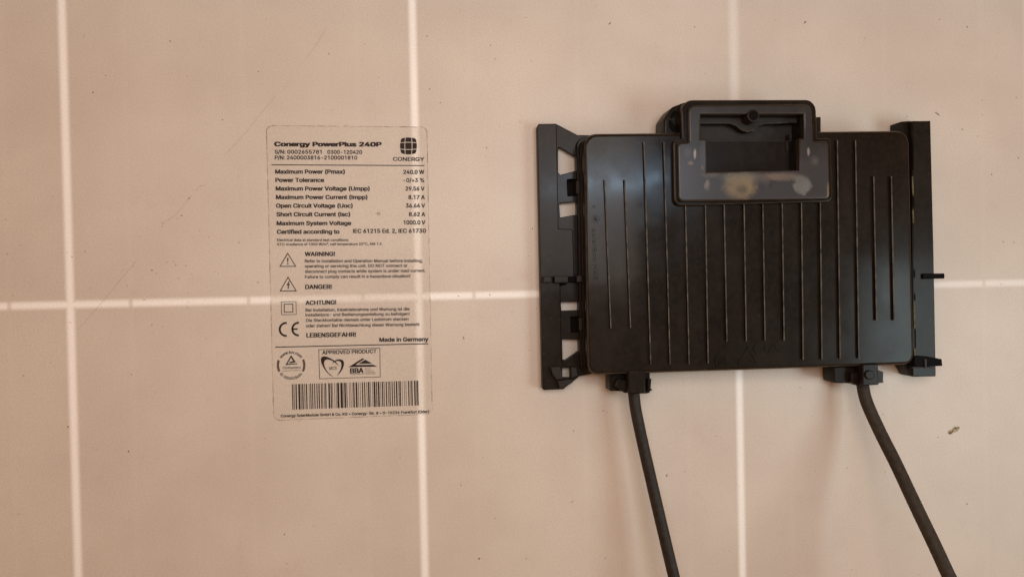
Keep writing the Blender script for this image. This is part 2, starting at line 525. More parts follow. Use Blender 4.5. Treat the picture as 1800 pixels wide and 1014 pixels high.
# letter outlines of a plain grotesque: advance, then closed loops in thousandths of an em
GLYPHS = {
    32: (188, []),
    33: (196, [[[67,160],[63,509],[132,509],[128,160]],[[98,-4],[81,-1],[66,9],[56,24],[52,41],[56,58],[66,73],[81,83],[98,86],[116,83],[130,73],[140,58],[143,41],[140,24],[130,9],[116,-1]]]),
    37: (676, [[[175,283],[146,286],[121,297],[101,314],[86,335],[78,360],[75,388],[75,412],[78,440],[87,464],[101,486],[121,503],[146,513],[175,517],[206,513],[230,503],[250,486],[264,464],[273,440],[276,412],[276,388],[273,360],[264,335],[250,314],[230,297],[205,286]],[[175,327],[198,332],[212,346],[221,365],[223,388],[223,412],[221,435],[213,454],[198,468],[175,473],[153,468],[138,454],[130,435],[127,412],[127,388],[130,365],[138,346],[153,332]],[[501,-10],[471,-6],[446,5],[426,21],[412,43],[403,68],[400,95],[400,120],[403,147],[412,172],[427,194],[447,210],[471,221],[501,225],[531,221],[556,210],[576,194],[590,172],[598,147],[601,120],[601,95],[598,68],[589,43],[575,21],[555,5],[531,-6]],[[501,35],[523,39],[538,53],[546,73],[549,95],[549,120],[546,142],[538,162],[524,176],[501,180],[479,176],[464,162],[456,142],[453,120],[453,95],[455,73],[464,53],[479,39]],[[132,0],[482,509],[540,509],[191,0]]]),
    38: (448, [[[197,-7],[150,-2],[110,12],[78,34],[54,62],[39,96],[34,133],[37,163],[47,189],[63,213],[85,235],[111,256],[140,279],[216,335],[226,343],[237,352],[246,363],[255,375],[260,389],[262,405],[258,427],[245,445],[226,457],[201,461],[184,459],[168,453],[155,444],[145,431],[139,416],[137,399],[139,380],[145,363],[155,346],[169,327],[185,307],[204,284],[438,0],[364,0],[171,231],[121,293],[102,319],[87,344],[78,370],[75,398],[79,430],[91,458],[109,481],[134,499],[165,510],[200,513],[235,510],[266,499],[290,482],[308,459],[320,433],[324,404],[322,382],[315,362],[305,342],[291,325],[275,308],[256,293],[154,217],[128,195],[110,174],[100,154],[97,131],[100,108],[109,87],[124,70],[143,57],[166,49],[193,46],[223,50],[251,59],[278,75],[301,95],[321,121],[336,151],[346,186],[349,224],[408,224],[405,180],[397,144],[385,115],[371,92],[357,75],[345,62],[333,47],[305,23],[271,7],[234,-3]]]),
    40: (273, [[[89,207],[92,264],[101,324],[109,364],[119,403],[132,441],[153,494],[177,539],[236,539],[212,485],[191,428],[174,370],[161,313],[154,258],[151,207],[154,161],[160,115],[172,67],[188,16],[202,-19],[218,-57],[236,-96],[177,-96],[150,-46],[128,4],[111,55],[99,106],[92,156]]]),
    41: (273, [[[37,-96],[56,-56],[72,-18],[86,18],[102,69],[113,116],[120,162],[122,207],[119,258],[112,313],[99,370],[82,428],[62,485],[37,539],[97,539],[121,494],[142,441],[154,403],[164,364],[173,323],[181,264],[184,207],[182,156],[174,104],[161,53],[144,3],[123,-47],[97,-96]]]),
    43: (453, [[[198,34],[198,364],[255,364],[255,34]],[[61,172],[61,226],[391,226],[391,172]]]),
    44: (188, [[[38,-119],[68,71],[137,71],[84,-119]]]),
    45: (453, [[[337,244],[337,188],[114,188],[114,244]]]),
    46: (188, [[[95,-4],[78,-1],[63,9],[53,24],[50,41],[53,59],[63,73],[78,83],[95,87],[113,83],[128,73],[138,59],[141,41],[138,24],[128,9],[113,-1]]]),
    47: (249, [[[235,533],[71,-76],[14,-76],[178,533]]]),
    48: (453, [[[227,-7],[174,1],[130,24],[95,62],[69,113],[57,155],[50,202],[48,254],[50,306],[57,353],[69,395],[95,447],[130,484],[174,508],[227,516],[279,508],[323,484],[358,447],[384,395],[396,353],[403,306],[405,254],[403,202],[396,155],[384,113],[359,62],[323,24],[279,1]],[[227,50],[261,56],[290,74],[313,103],[330,144],[340,194],[344,254],[340,314],[330,365],[313,405],[290,435],[261,453],[227,460],[192,453],[163,435],[140,405],[123,365],[113,314],[109,254],[113,194],[123,144],[140,103],[163,74],[192,56]]]),
    49: (430, [[[276,509],[276,0],[212,0],[212,448],[209,448],[86,358],[86,427],[198,509]]]),
    50: (453, [[[64,0],[64,47],[234,229],[261,257],[282,282],[299,305],[311,327],[318,348],[320,371],[317,397],[308,419],[293,436],[273,449],[250,457],[224,460],[196,457],[172,447],[153,433],[139,413],[130,390],[127,362],[66,362],[71,405],[86,442],[111,473],[143,496],[182,511],[225,516],[268,511],[306,497],[337,474],[361,445],[376,411],[381,372],[378,345],[371,318],[357,290],[336,259],[306,223],[267,180],[153,60],[153,57],[389,57],[389,0]]]),
    51: (453, [[[218,-7],[173,-3],[133,10],[98,30],[70,57],[52,91],[44,132],[109,132],[115,107],[126,87],[144,71],[165,59],[191,52],[219,50],[248,53],[275,61],[297,74],[315,93],[325,116],[329,145],[326,172],[316,196],[299,217],[275,234],[242,244],[201,248],[157,248],[157,299],[288,448],[288,452],[70,452],[70,509],[372,509],[372,461],[211,278],[211,289],[264,288],[308,276],[344,253],[371,222],[387,186],[393,145],[387,103],[370,66],[344,36],[309,12],[266,-2]]]),
    52: (453, [[[40,105],[40,158],[247,509],[311,509],[109,166],[109,163],[413,163],[413,105]],[[282,164],[282,318],[343,318],[343,164]],[[282,0],[282,104],[343,104],[343,0]]]),
    53: (453, [[[221,-7],[178,-2],[140,11],[108,32],[83,60],[66,93],[60,130],[122,130],[127,108],[138,89],[154,73],[173,60],[196,52],[221,50],[250,53],[276,64],[298,82],[314,104],[324,131],[328,162],[324,193],[314,221],[297,244],[275,262],[248,273],[218,277],[192,275],[167,268],[145,258],[128,246],[67,253],[96,509],[366,509],[366,452],[151,452],[134,301],[136,301],[155,315],[178,325],[203,331],[229,334],[263,330],[294,321],[321,306],[345,285],[364,260],[379,231],[388,199],[391,163],[385,117],[369,76],[343,41],[309,15],[268,-1]]]),
    54: (453, [[[226,-7],[182,-1],[142,15],[109,40],[84,74],[69,115],[64,162],[68,199],[80,239],[102,285],[137,340],[252,509],[322,509],[151,261],[145,261],[154,275],[165,288],[179,299],[196,307],[214,312],[235,314],[278,309],[316,295],[346,271],[370,240],[384,201],[389,157],[384,112],[368,73],[343,39],[310,14],[271,-2]],[[226,48],[254,52],[279,63],[299,79],[314,101],[324,128],[327,157],[324,187],[314,213],[299,235],[279,251],[254,262],[226,265],[198,262],[174,252],[153,235],[138,214],[128,188],[125,158],[128,128],[138,102],[153,79],[174,63],[198,52]]]),
    55: (453, [[[97,0],[323,448],[323,452],[62,452],[62,509],[391,509],[391,449],[165,0]]]),
    56: (453, [[[226,-7],[178,-2],[136,11],[101,33],[74,62],[57,96],[52,135],[55,166],[65,195],[81,220],[101,241],[125,256],[153,265],[153,267],[119,282],[93,308],[76,342],[70,380],[75,417],[90,450],[114,477],[146,498],[184,511],[226,516],[269,511],[306,498],[337,477],[361,450],[377,417],[382,380],[376,342],[359,308],[333,282],[300,267],[300,265],[327,256],[351,241],[372,220],[387,195],[397,166],[401,135],[395,96],[378,62],[352,33],[317,11],[275,-2]],[[226,49],[258,52],[285,60],[307,74],[323,91],[333,113],[337,139],[333,165],[322,189],[305,208],[283,223],[256,232],[226,235],[196,232],[169,223],[147,208],[130,189],[119,165],[115,139],[119,113],[129,91],[145,74],[167,60],[195,52]],[[226,290],[252,292],[274,300],[293,313],[307,330],[316,351],[319,376],[316,399],[308,420],[294,437],[275,449],[252,457],[226,460],[200,457],[177,449],[159,437],[145,420],[136,399],[133,376],[136,351],[145,330],[159,313],[178,300],[201,292]]]),
    57: (453, [[[226,516],[271,510],[310,494],[343,468],[368,434],[384,393],[389,347],[385,309],[373,270],[350,224],[315,168],[200,0],[130,0],[301,248],[307,248],[299,234],[287,221],[273,210],[257,202],[238,196],[218,195],[175,199],[137,214],[106,237],[83,269],[68,307],[64,352],[69,397],[85,436],[110,469],[143,494],[182,510]],[[226,460],[199,457],[174,446],[154,429],[138,407],[129,381],[125,352],[129,322],[138,295],[154,274],[174,257],[199,247],[226,243],[254,247],[279,257],[299,273],[314,295],[324,321],[327,350],[324,381],[314,407],[299,429],[279,446],[254,457]]]),
    58: (188, [[[95,-4],[78,-1],[63,9],[53,24],[50,41],[53,59],[63,73],[78,83],[95,87],[113,83],[128,73],[138,59],[141,41],[138,24],[128,9],[113,-1]],[[95,271],[78,274],[63,284],[53,299],[50,316],[53,334],[63,349],[78,359],[95,362],[113,359],[128,349],[138,334],[141,316],[138,299],[128,284],[113,274]]]),
    65: (480, [[[16,0],[201,509],[276,509],[463,0],[395,0],[287,302],[276,334],[264,372],[250,420],[232,478],[245,478],[228,419],[213,371],[201,333],[191,302],[85,0]],[[110,142],[110,199],[370,199],[370,142]]]),
    66: (456, [[[60,0],[60,509],[241,509],[289,504],[329,491],[359,469],[381,442],[394,410],[398,374],[395,344],[387,320],[373,301],[356,286],[336,275],[315,267],[315,262],[339,257],[363,245],[385,227],[402,203],[414,173],[418,136],[413,100],[400,67],[377,39],[344,18],[301,4],[247,0]],[[125,57],[245,57],[296,63],[330,80],[349,105],[355,137],[352,161],[342,184],[327,203],[306,218],[279,228],[248,231],[125,231]],[[125,285],[238,285],[265,288],[288,296],[308,309],[323,326],[333,348],[336,372],[330,403],[313,429],[283,446],[240,452],[125,452]]]),
    67: (510, [[[267,-7],[225,-3],[186,7],[150,25],[119,49],[92,79],[70,115],[53,157],[44,203],[40,254],[44,305],[53,352],[70,393],[92,429],[119,459],[150,484],[186,501],[225,512],[267,516],[305,513],[340,504],[373,490],[402,471],[427,447],[448,418],[463,385],[473,348],[408,348],[401,373],[389,395],[375,413],[357,428],[337,440],[315,449],[292,454],[267,456],[223,450],[184,432],[150,403],[125,364],[109,314],[103,254],[109,194],[125,145],[151,105],[184,76],[223,59],[267,53],[292,55],[315,60],[337,69],[357,81],[375,96],[389,114],[401,136],[408,160],[473,160],[463,124],[448,91],[428,62],[402,38],[373,19],[341,5],[305,-4]]]),
    68: (502, [[[60,0],[60,509],[225,509],[273,505],[315,495],[353,478],[399,441],[433,391],[449,351],[458,306],[462,255],[458,205],[449,159],[433,119],[411,83],[384,54],[351,31],[312,14],[268,3],[219,0]],[[125,57],[215,57],[272,63],[318,81],[354,110],[379,149],[394,198],[399,255],[394,312],[379,361],[354,399],[320,428],[275,446],[221,452],[125,452]]]),
    69: (419, [[[60,0],[60,509],[372,509],[372,452],[125,452],[125,286],[355,286],[355,229],[125,229],[125,57],[375,57],[375,0]]]),
    70: (410, [[[60,0],[60,509],[369,509],[369,452],[125,452],[125,278],[346,278],[346,221],[125,221],[125,0]]]),
    71: (520, [[[269,-7],[225,-3],[185,7],[149,25],[118,49],[91,79],[69,116],[53,157],[43,203],[40,254],[43,305],[53,352],[69,393],[91,429],[117,459],[149,484],[184,501],[223,512],[265,516],[304,513],[340,504],[374,489],[403,469],[429,445],[449,416],[465,384],[474,349],[408,349],[399,372],[387,393],[373,411],[356,427],[337,439],[315,448],[291,454],[265,456],[222,450],[183,432],[150,404],[125,364],[109,314],[103,254],[109,194],[125,145],[151,105],[184,76],[224,59],[269,53],[309,57],[345,71],[374,93],[396,123],[410,160],[415,202],[434,199],[283,199],[283,256],[478,256],[478,200],[471,141],[451,91],[419,50],[377,19],[326,0]]]),
    72: (517, [[[60,0],[60,509],[125,509],[125,289],[392,289],[392,509],[457,509],[457,0],[392,0],[392,232],[125,232],[125,0]]]),
    73: (184, [[[60,0],[60,509],[124,509],[124,0]]]),
    75: (467, [[[126,167],[126,243],[139,261],[157,282],[174,303],[193,324],[212,344],[364,509],[448,509],[231,276],[228,276]],[[60,0],[60,509],[125,509],[125,334],[124,225],[125,193],[125,0]],[[372,0],[198,244],[228,275],[231,275],[243,287],[449,0]]]),
    76: (393, [[[60,0],[60,509],[125,509],[125,57],[361,57],[361,0]]]),
    77: (628, [[[60,0],[60,509],[152,509],[314,90],[476,509],[568,509],[568,0],[504,0],[504,400],[342,0],[286,0],[122,400],[122,0]]]),
    78: (523, [[[60,0],[60,509],[136,509],[399,100],[399,509],[463,509],[463,0],[387,0],[125,412],[125,0]]]),
    79: (533, [[[267,-7],[225,-3],[186,7],[150,25],[119,49],[92,79],[70,115],[53,157],[44,203],[40,254],[44,305],[53,352],[70,393],[92,429],[119,459],[150,484],[186,501],[225,512],[267,516],[309,512],[348,501],[384,484],[415,459],[442,429],[464,393],[480,352],[490,305],[493,254],[490,203],[480,157],[464,115],[442,79],[415,49],[384,25],[348,7],[309,-3]],[[267,53],[310,59],[349,76],[383,105],[408,144],[425,194],[430,254],[425,314],[408,365],[383,404],[349,433],[310,450],[267,456],[223,450],[184,433],[151,404],[125,364],[109,314],[103,254],[109,194],[125,144],[151,105],[184,76],[223,59]]]),
    80: (445, [[[60,0],[60,509],[235,509],[289,503],[332,487],[366,462],[390,430],[404,391],[409,348],[404,304],[390,265],[366,233],[332,207],[289,191],[235,186],[125,186],[125,0]],[[125,242],[233,242],[269,246],[297,256],[318,272],[333,294],[342,319],[344,348],[342,376],[333,402],[318,423],[297,439],[268,449],[232,452],[125,452]]]),
    82: (449, [[[60,0],[60,509],[236,509],[290,504],[333,489],[367,465],[390,433],[405,395],[409,352],[405,309],[390,271],[367,240],[333,217],[289,203],[236,198],[125,198],[125,0]],[[125,255],[234,255],[269,258],[298,267],[319,281],[334,300],[342,324],[345,352],[342,380],[334,405],[319,425],[298,440],[269,449],[233,452],[125,452]],[[353,0],[247,196],[289,201],[312,210],[428,0]]]),
    83: (447, [[[224,-9],[172,-4],[128,9],[91,31],[64,60],[46,96],[38,137],[104,137],[110,110],[123,88],[142,71],[166,59],[194,52],[224,49],[257,52],[286,60],[311,74],[329,92],[341,114],[346,139],[342,161],[332,179],[316,193],[296,205],[272,214],[245,222],[184,239],[128,260],[86,289],[60,326],[52,372],[58,413],[75,448],[102,476],[138,498],[180,511],[227,516],[275,511],[316,498],[351,476],[377,449],[394,415],[401,378],[337,378],[326,412],[302,437],[267,453],[225,459],[194,456],[167,448],[145,435],[129,418],[118,398],[115,376],[119,352],[131,334],[148,319],[169,308],[191,300],[212,293],[264,279],[287,272],[312,264],[336,252],[359,238],[379,220],[395,198],[405,171],[408,139],[403,99],[386,64],[360,34],[323,11],[278,-4]]]),
    84: (449, [[[32,452],[32,509],[417,509],[417,452],[257,452],[257,0],[193,0],[193,452]]]),
    85: (517, [[[259,-8],[203,-2],[154,15],[114,43],[85,80],[66,124],[60,173],[60,509],[124,509],[124,178],[128,144],[141,113],[160,87],[187,68],[220,56],[259,52],[298,56],[331,68],[357,87],[377,113],[389,144],[393,178],[393,509],[457,509],[457,173],[451,124],[433,80],[403,43],[363,15],[315,-2]]]),
    86: (480, [[[204,0],[16,509],[84,509],[192,206],[203,176],[215,137],[230,89],[248,31],[235,31],[252,90],[267,138],[279,176],[290,206],[395,509],[463,509],[278,0]]]),
    87: (686, [[[155,0],[16,509],[82,509],[163,196],[170,171],[175,145],[181,120],[187,94],[192,67],[197,40],[189,40],[194,67],[200,94],[205,120],[211,145],[218,171],[224,196],[306,509],[380,509],[462,196],[468,171],[474,145],[480,120],[486,94],[492,67],[497,40],[488,40],[493,67],[499,94],[504,120],[510,145],[523,196],[603,509],[670,509],[530,0],[455,0],[368,323],[359,356],[351,391],[344,431],[336,475],[350,475],[342,433],[335,395],[327,359],[318,323],[230,0]]]),
    88: (474, [[[18,0],[217,284],[217,236],[29,509],[104,509],[178,400],[192,379],[204,361],[214,345],[223,329],[233,312],[243,292],[232,292],[243,311],[252,329],[261,345],[272,361],[284,379],[298,400],[374,509],[446,509],[259,239],[259,287],[456,0],[382,0],[292,129],[279,149],[268,165],[259,180],[250,195],[241,212],[230,231],[244,231],[235,213],[225,196],[216,181],[206,166],[195,149],[182,129],[91,0]]]),
    89: (472, [[[203,0],[203,208],[16,509],[91,509],[192,344],[208,318],[222,292],[236,264],[250,230],[224,230],[237,265],[251,293],[265,318],[280,344],[381,509],[455,509],[268,208],[268,0]]]),
    97: (389, [[[160,-9],[126,-5],[94,5],[68,22],[48,45],[35,73],[30,108],[34,138],[43,161],[58,179],[78,193],[100,203],[125,211],[152,216],[178,220],[209,224],[234,227],[252,230],[265,235],[273,243],[276,255],[276,257],[273,279],[267,297],[256,311],[240,322],[220,329],[196,331],[171,329],[149,322],[132,313],[118,301],[107,288],[100,274],[41,291],[57,322],[79,346],[104,364],[133,375],[163,382],[194,384],[215,383],[239,379],[263,372],[286,360],[306,343],[322,320],[333,290],[337,251],[337,0],[277,0],[277,52],[272,52],[264,38],[252,25],[236,12],[215,1],[190,-6]],[[170,45],[202,49],[228,59],[248,74],[263,93],[272,115],[276,138],[276,190],[270,186],[259,182],[246,179],[231,176],[216,173],[200,171],[175,168],[154,164],[134,159],[117,150],[103,139],[95,124],[92,105],[94,87],[102,72],[114,61],[130,52],[149,47]]]),
    98: (424, [[[229,-8],[198,-5],[172,4],[153,17],[138,31],[127,46],[118,59],[112,59],[112,0],[53,0],[53,509],[114,509],[114,319],[118,319],[127,331],[137,346],[152,360],[171,373],[197,381],[229,384],[274,378],[313,361],[345,332],[370,293],[385,245],[390,189],[385,133],[370,84],[346,45],[313,16],[274,-2]],[[220,47],[253,51],[279,66],[301,88],[316,117],[325,151],[328,189],[325,227],[316,261],[301,290],[280,311],[253,325],[220,330],[188,325],[161,312],[140,291],[125,263],[116,229],[113,189],[116,150],[125,115],[140,86],[162,65],[188,51]]]),
    99: (396, [[[207,-8],[159,-2],[117,16],[82,46],[56,85],[40,133],[34,187],[40,243],[56,291],[82,330],[117,360],[159,378],[207,384],[234,383],[260,377],[284,368],[305,356],[324,341],[340,322],[353,301],[362,277],[303,262],[298,276],[290,289],[281,301],[270,311],[257,319],[242,325],[226,329],[207,330],[173,325],[145,310],[124,287],[108,258],[99,224],[96,187],[99,151],[108,117],[124,89],[145,66],[173,51],[207,46],[226,48],[243,52],[258,58],[271,66],[282,76],[292,89],[299,102],[304,117],[363,102],[354,78],[341,56],[325,37],[306,21],[285,9],[261,-1],[235,-6]]]),
    100: (424, [[[195,-8],[151,-2],[111,16],[79,45],[55,84],[39,133],[34,189],[39,245],[55,293],[79,332],[112,361],[151,378],[196,384],[228,381],[253,373],[272,360],[287,346],[298,331],[306,319],[311,319],[311,509],[372,509],[372,0],[313,0],[313,59],[307,59],[298,46],[287,31],[272,17],[252,4],[227,-5]],[[205,47],[236,51],[263,65],[284,86],[299,115],[309,150],[312,189],[309,229],[300,263],[284,291],[263,312],[237,325],[205,330],[172,325],[145,311],[124,290],[108,261],[99,227],[96,189],[99,151],[109,117],[124,88],[145,66],[172,51]]]),
    101: (404, [[[212,-8],[161,-2],[117,16],[82,46],[56,85],[40,132],[34,187],[39,242],[55,290],[81,329],[115,359],[157,378],[205,384],[236,382],[266,374],[294,361],[319,341],[341,315],[357,282],[368,242],[371,194],[371,169],[75,169],[75,221],[338,221],[310,202],[307,237],[298,269],[283,294],[263,314],[237,326],[205,330],[173,326],[146,313],[125,294],[109,270],[99,241],[96,211],[96,178],[100,139],[110,106],[128,80],[151,61],[179,50],[212,46],[234,48],[254,53],[271,61],[285,73],[297,88],[306,105],[365,91],[353,63],[335,39],[311,19],[283,4],[249,-5]]]),
    102: (254, [[[228,379],[228,327],[6,327],[6,379]],[[81,0],[81,432],[84,461],[96,486],[113,505],[135,519],[161,527],[187,530],[207,529],[222,527],[234,524],[243,521],[227,468],[215,472],[206,473],[195,474],[171,470],[154,460],[145,443],[142,419],[142,0]]]),
    103: (425, [[[207,-151],[168,-148],[134,-140],[105,-127],[82,-110],[64,-91],[51,-69],[101,-41],[110,-53],[122,-66],[136,-78],[154,-88],[178,-95],[207,-97],[249,-92],[282,-75],[304,-47],[311,-6],[311,68],[306,68],[298,56],[287,41],[272,28],[252,16],[227,8],[195,5],[152,10],[113,27],[80,53],[55,90],[39,136],[34,191],[39,246],[55,293],[80,332],[112,361],[152,378],[196,384],[228,382],[253,373],[273,360],[288,346],[299,331],[308,319],[313,319],[313,379],[372,379],[372,-9],[367,-54],[350,-90],[324,-117],[291,-136],[251,-147]],[[205,59],[237,63],[264,75],[285,95],[300,121],[309,154],[312,193],[309,231],[300,264],[285,291],[264,312],[237,325],[205,330],[172,325],[145,312],[124,290],[109,262],[99,229],[96,193],[99,155],[109,123],[124,96],[145,76],[172,63]]]),
    104: (410, [[[114,227],[114,0],[53,0],[53,509],[114,509],[114,287],[102,287],[124,332],[152,362],[187,379],[227,384],[264,380],[295,369],[321,349],[341,321],[353,285],[357,240],[357,0],[296,0],[296,235],[290,275],[273,304],[246,323],[210,329],[184,326],[161,317],[141,303],[126,283],[117,257]]]),
    105: (167, [[[53,0],[53,379],[114,379],[114,0]],[[84,443],[67,446],[54,455],[44,468],[41,483],[44,499],[54,512],[67,521],[84,524],[100,521],[114,512],[123,499],[126,483],[123,468],[114,455],[100,446]]]),
    107: (381, [[[115,141],[115,212],[121,212],[284,379],[360,379],[184,199],[177,199]],[[53,0],[53,509],[114,509],[114,0]],[[294,0],[154,177],[177,198],[184,198],[201,215],[372,0]]]),
    108: (170, [[[56,0],[56,509],[114,509],[114,0]]]),
    109: (610, [[[53,0],[53,379],[112,379],[112,295],[108,295],[118,323],[132,346],[151,363],[172,376],[195,384],[219,386],[257,380],[287,361],[309,331],[321,295],[312,295],[322,321],[337,343],[357,361],[381,375],[407,383],[437,386],[468,383],[497,372],[522,354],[541,328],[553,296],[557,255],[557,0],[496,0],[496,254],[490,289],[473,313],[447,326],[419,330],[395,328],[374,320],[358,307],[345,290],[338,270],[335,247],[335,0],[274,0],[274,260],[269,288],[253,311],[229,326],[199,330],[178,328],[158,320],[140,307],[126,289],[117,266],[114,238],[114,0]]]),
    110: (410, [[[114,227],[114,0],[53,0],[53,379],[112,379],[112,287],[102,287],[124,332],[152,362],[187,379],[227,384],[264,380],[295,369],[321,349],[341,321],[353,285],[357,240],[357,0],[296,0],[296,235],[290,275],[273,304],[246,323],[210,329],[184,326],[161,317],[141,303],[126,283],[117,257]]]),
    111: (415, [[[207,-8],[159,-2],[117,16],[82,46],[56,85],[40,133],[34,187],[40,243],[56,291],[82,330],[117,360],[159,378],[207,384],[256,378],[299,360],[333,330],[359,291],[376,243],[381,187],[376,133],[359,85],[333,46],[299,16],[256,-2]],[[207,46],[242,51],[270,66],[292,89],[307,117],[316,151],[319,187],[316,224],[307,258],[292,287],[270,310],[242,325],[207,330],[173,325],[145,310],[124,287],[108,258],[99,224],[96,187],[99,151],[108,117],[124,89],[145,66],[173,51]]]),
    112: (424, [[[53,-143],[53,379],[112,379],[112,319],[118,319],[126,331],[137,346],[152,360],[171,373],[197,381],[229,384],[274,378],[313,361],[345,332],[370,293],[385,245],[390,189],[385,133],[370,84],[346,45],[313,16],[274,-2],[229,-8],[198,-5],[173,4],[153,17],[138,31],[127,46],[118,59],[114,59],[114,-143]],[[220,47],[253,51],[279,66],[301,88],[316,117],[325,151],[328,189],[325,227],[316,261],[301,290],[280,311],[253,325],[220,330],[188,325],[161,312],[140,291],[125,263],[116,229],[113,189],[116,150],[125,115],[140,86],[162,65],[188,51]]]),
    114: (259, [[[53,0],[53,379],[112,379],[112,321],[115,321],[130,347],[152,367],[181,380],[213,385],[229,384],[243,384],[243,322],[230,324],[219,325],[207,326],[182,323],[159,315],[140,301],[126,284],[117,262],[114,237],[114,0]]]),
    115: (365, [[[182,-8],[145,-5],[112,3],[84,18],[62,38],[45,63],[36,94],[94,107],[105,79],[124,60],[150,49],[181,45],[217,50],[244,62],[262,81],[268,103],[265,121],[254,136],[237,147],[212,155],[149,170],[104,186],[72,208],[53,237],[47,274],[51,305],[65,332],[87,354],[115,370],[149,381],[187,384],[223,381],[254,372],[279,358],[299,339],[314,316],[324,290],[268,277],[258,298],[243,316],[219,328],[187,333],[156,329],[131,317],[114,299],[109,277],[112,258],[124,243],[144,232],[172,223],[229,209],[275,194],[306,171],[325,142],[331,107],[326,75],[312,47],[290,24],[260,6],[223,-5]]]),
    116: (227, [[[204,379],[204,327],[6,327],[6,379]],[[65,471],[126,471],[126,98],[128,76],[136,61],[150,53],[170,50],[185,51],[202,54],[213,2],[203,-1],[192,-3],[180,-4],[168,-4],[125,2],[92,21],[72,52],[65,93]]]),
    117: (410, [[[182,-5],[146,-1],[115,11],[89,31],[69,59],[57,95],[53,139],[53,379],[114,379],[114,144],[119,105],[137,75],[164,56],[200,50],[226,53],[249,62],[268,77],[283,97],[293,122],[296,153],[296,379],[357,379],[357,0],[298,0],[298,92],[307,92],[286,47],[257,17],[222,0]]]),
    118: (389, [[[163,0],[17,379],[84,379],[165,155],[177,121],[187,87],[196,53],[206,21],[184,21],[194,53],[203,87],[213,121],[224,155],[305,379],[371,379],[226,0]]]),
    119: (567, [[[138,0],[23,379],[87,379],[133,214],[143,177],[154,137],[165,91],[175,41],[165,41],[175,90],[186,135],[196,176],[206,214],[252,379],[316,379],[362,214],[371,176],[382,136],[392,91],[402,41],[391,41],[402,90],[413,135],[423,176],[434,214],[480,379],[545,379],[429,0],[368,0],[319,172],[305,225],[297,252],[291,280],[277,338],[291,338],[277,280],[270,252],[263,225],[255,198],[248,172],[199,0]]]),
    120: (379, [[[21,0],[171,218],[171,171],[29,379],[100,379],[147,306],[164,279],[179,253],[193,229],[207,206],[175,206],[190,229],[202,253],[216,279],[233,306],[282,379],[352,379],[209,169],[209,214],[358,0],[287,0],[231,85],[214,112],[200,136],[187,159],[173,182],[205,182],[191,159],[178,136],[165,112],[148,85],[91,0]]]),
    121: (389, [[[47,-139],[61,-86],[71,-87],[88,-90],[104,-89],[118,-84],[130,-74],[141,-58],[151,-36],[163,-1],[17,379],[84,379],[165,155],[177,121],[187,87],[196,53],[206,21],[184,21],[193,53],[202,87],[212,121],[224,155],[305,379],[371,379],[204,-58],[191,-85],[177,-107],[159,-124],[139,-136],[117,-143],[91,-145],[77,-145],[65,-143],[54,-141]]]),
    122: (380, [[[42,0],[42,46],[254,320],[254,323],[48,323],[48,379],[333,379],[333,331],[126,60],[126,56],[339,56],[339,0]]]),
    176: (316, [[[158,283],[128,287],[101,298],[77,316],[59,340],[47,367],[43,397],[47,428],[59,455],[77,479],[101,497],[128,509],[158,513],[188,509],[216,497],[239,479],[257,455],[269,428],[273,397],[269,367],[257,340],[239,316],[216,298],[188,287]],[[158,334],[175,336],[190,343],[203,353],[213,366],[220,381],[222,397],[220,414],[213,430],[203,443],[190,453],[175,459],[158,462],[141,459],[126,453],[113,443],[103,430],[97,414],[95,397],[97,381],[103,366],[113,353],[126,343],[141,336]]]),
    178: (305, [[[39,306],[39,348],[154,439],[169,451],[181,462],[191,471],[198,481],[202,490],[203,500],[199,517],[187,530],[169,538],[148,540],[126,538],[108,529],[97,516],[93,499],[37,499],[45,535],[68,563],[104,581],[148,587],[194,581],[230,564],[253,538],[261,505],[260,493],[257,482],[252,470],[245,457],[234,444],[219,429],[199,413],[175,395],[121,355],[121,353],[269,353],[269,306]]]),
    220: (517, [[[259,-8],[203,-2],[154,15],[114,43],[85,80],[66,124],[60,173],[60,509],[124,509],[124,178],[128,144],[141,113],[160,87],[187,68],[220,56],[259,52],[298,56],[331,68],[357,87],[377,113],[389,144],[393,178],[393,509],[457,509],[457,173],[451,124],[433,80],[403,43],[363,15],[315,-2]],[[331,572],[315,575],[302,584],[293,597],[290,612],[293,628],[302,641],[315,650],[331,653],[346,650],[359,641],[368,628],[371,612],[368,597],[359,584],[346,575]],[[187,572],[172,575],[158,584],[149,597],[146,612],[149,628],[158,641],[172,650],[187,653],[203,650],[216,641],[224,628],[227,612],[224,597],[216,584],[203,575]]]),
    8226: (389, [[[194,93],[166,96],[139,107],[117,124],[100,147],[89,173],[85,202],[89,231],[100,257],[117,279],[139,296],[166,307],[194,311],[223,307],[249,296],[272,279],[289,257],[300,231],[304,202],[300,173],[289,147],[272,124],[249,107],[223,96]]]),
}


def glyph_loops(txt, space=0.0):
    x, out = 0.0, []
    for ch in txt:
        adv, shapes = GLYPHS[ord(ch)]
        for lp in shapes:
            out.append([(x + a / 1000.0, b / 1000.0) for a, b in lp])
        x += adv / 1000.0 + space
    return out


def fill_curve(loops, extrude=0.0):
    cu = bpy.data.curves.new('tmp', 'CURVE')
    cu.dimensions = '2D'
    cu.fill_mode = 'BOTH' if extrude else 'FRONT'
    cu.extrude = extrude
    for lp in loops:
        sp = cu.splines.new('POLY')
        sp.points.add(len(lp) - 1)
        for q, (a, b) in zip(sp.points, lp):
            q.co = (a, b, 0, 1)
        sp.use_cyclic_u = True
    return curve_to_mesh(cu)


CAP = 0.5091


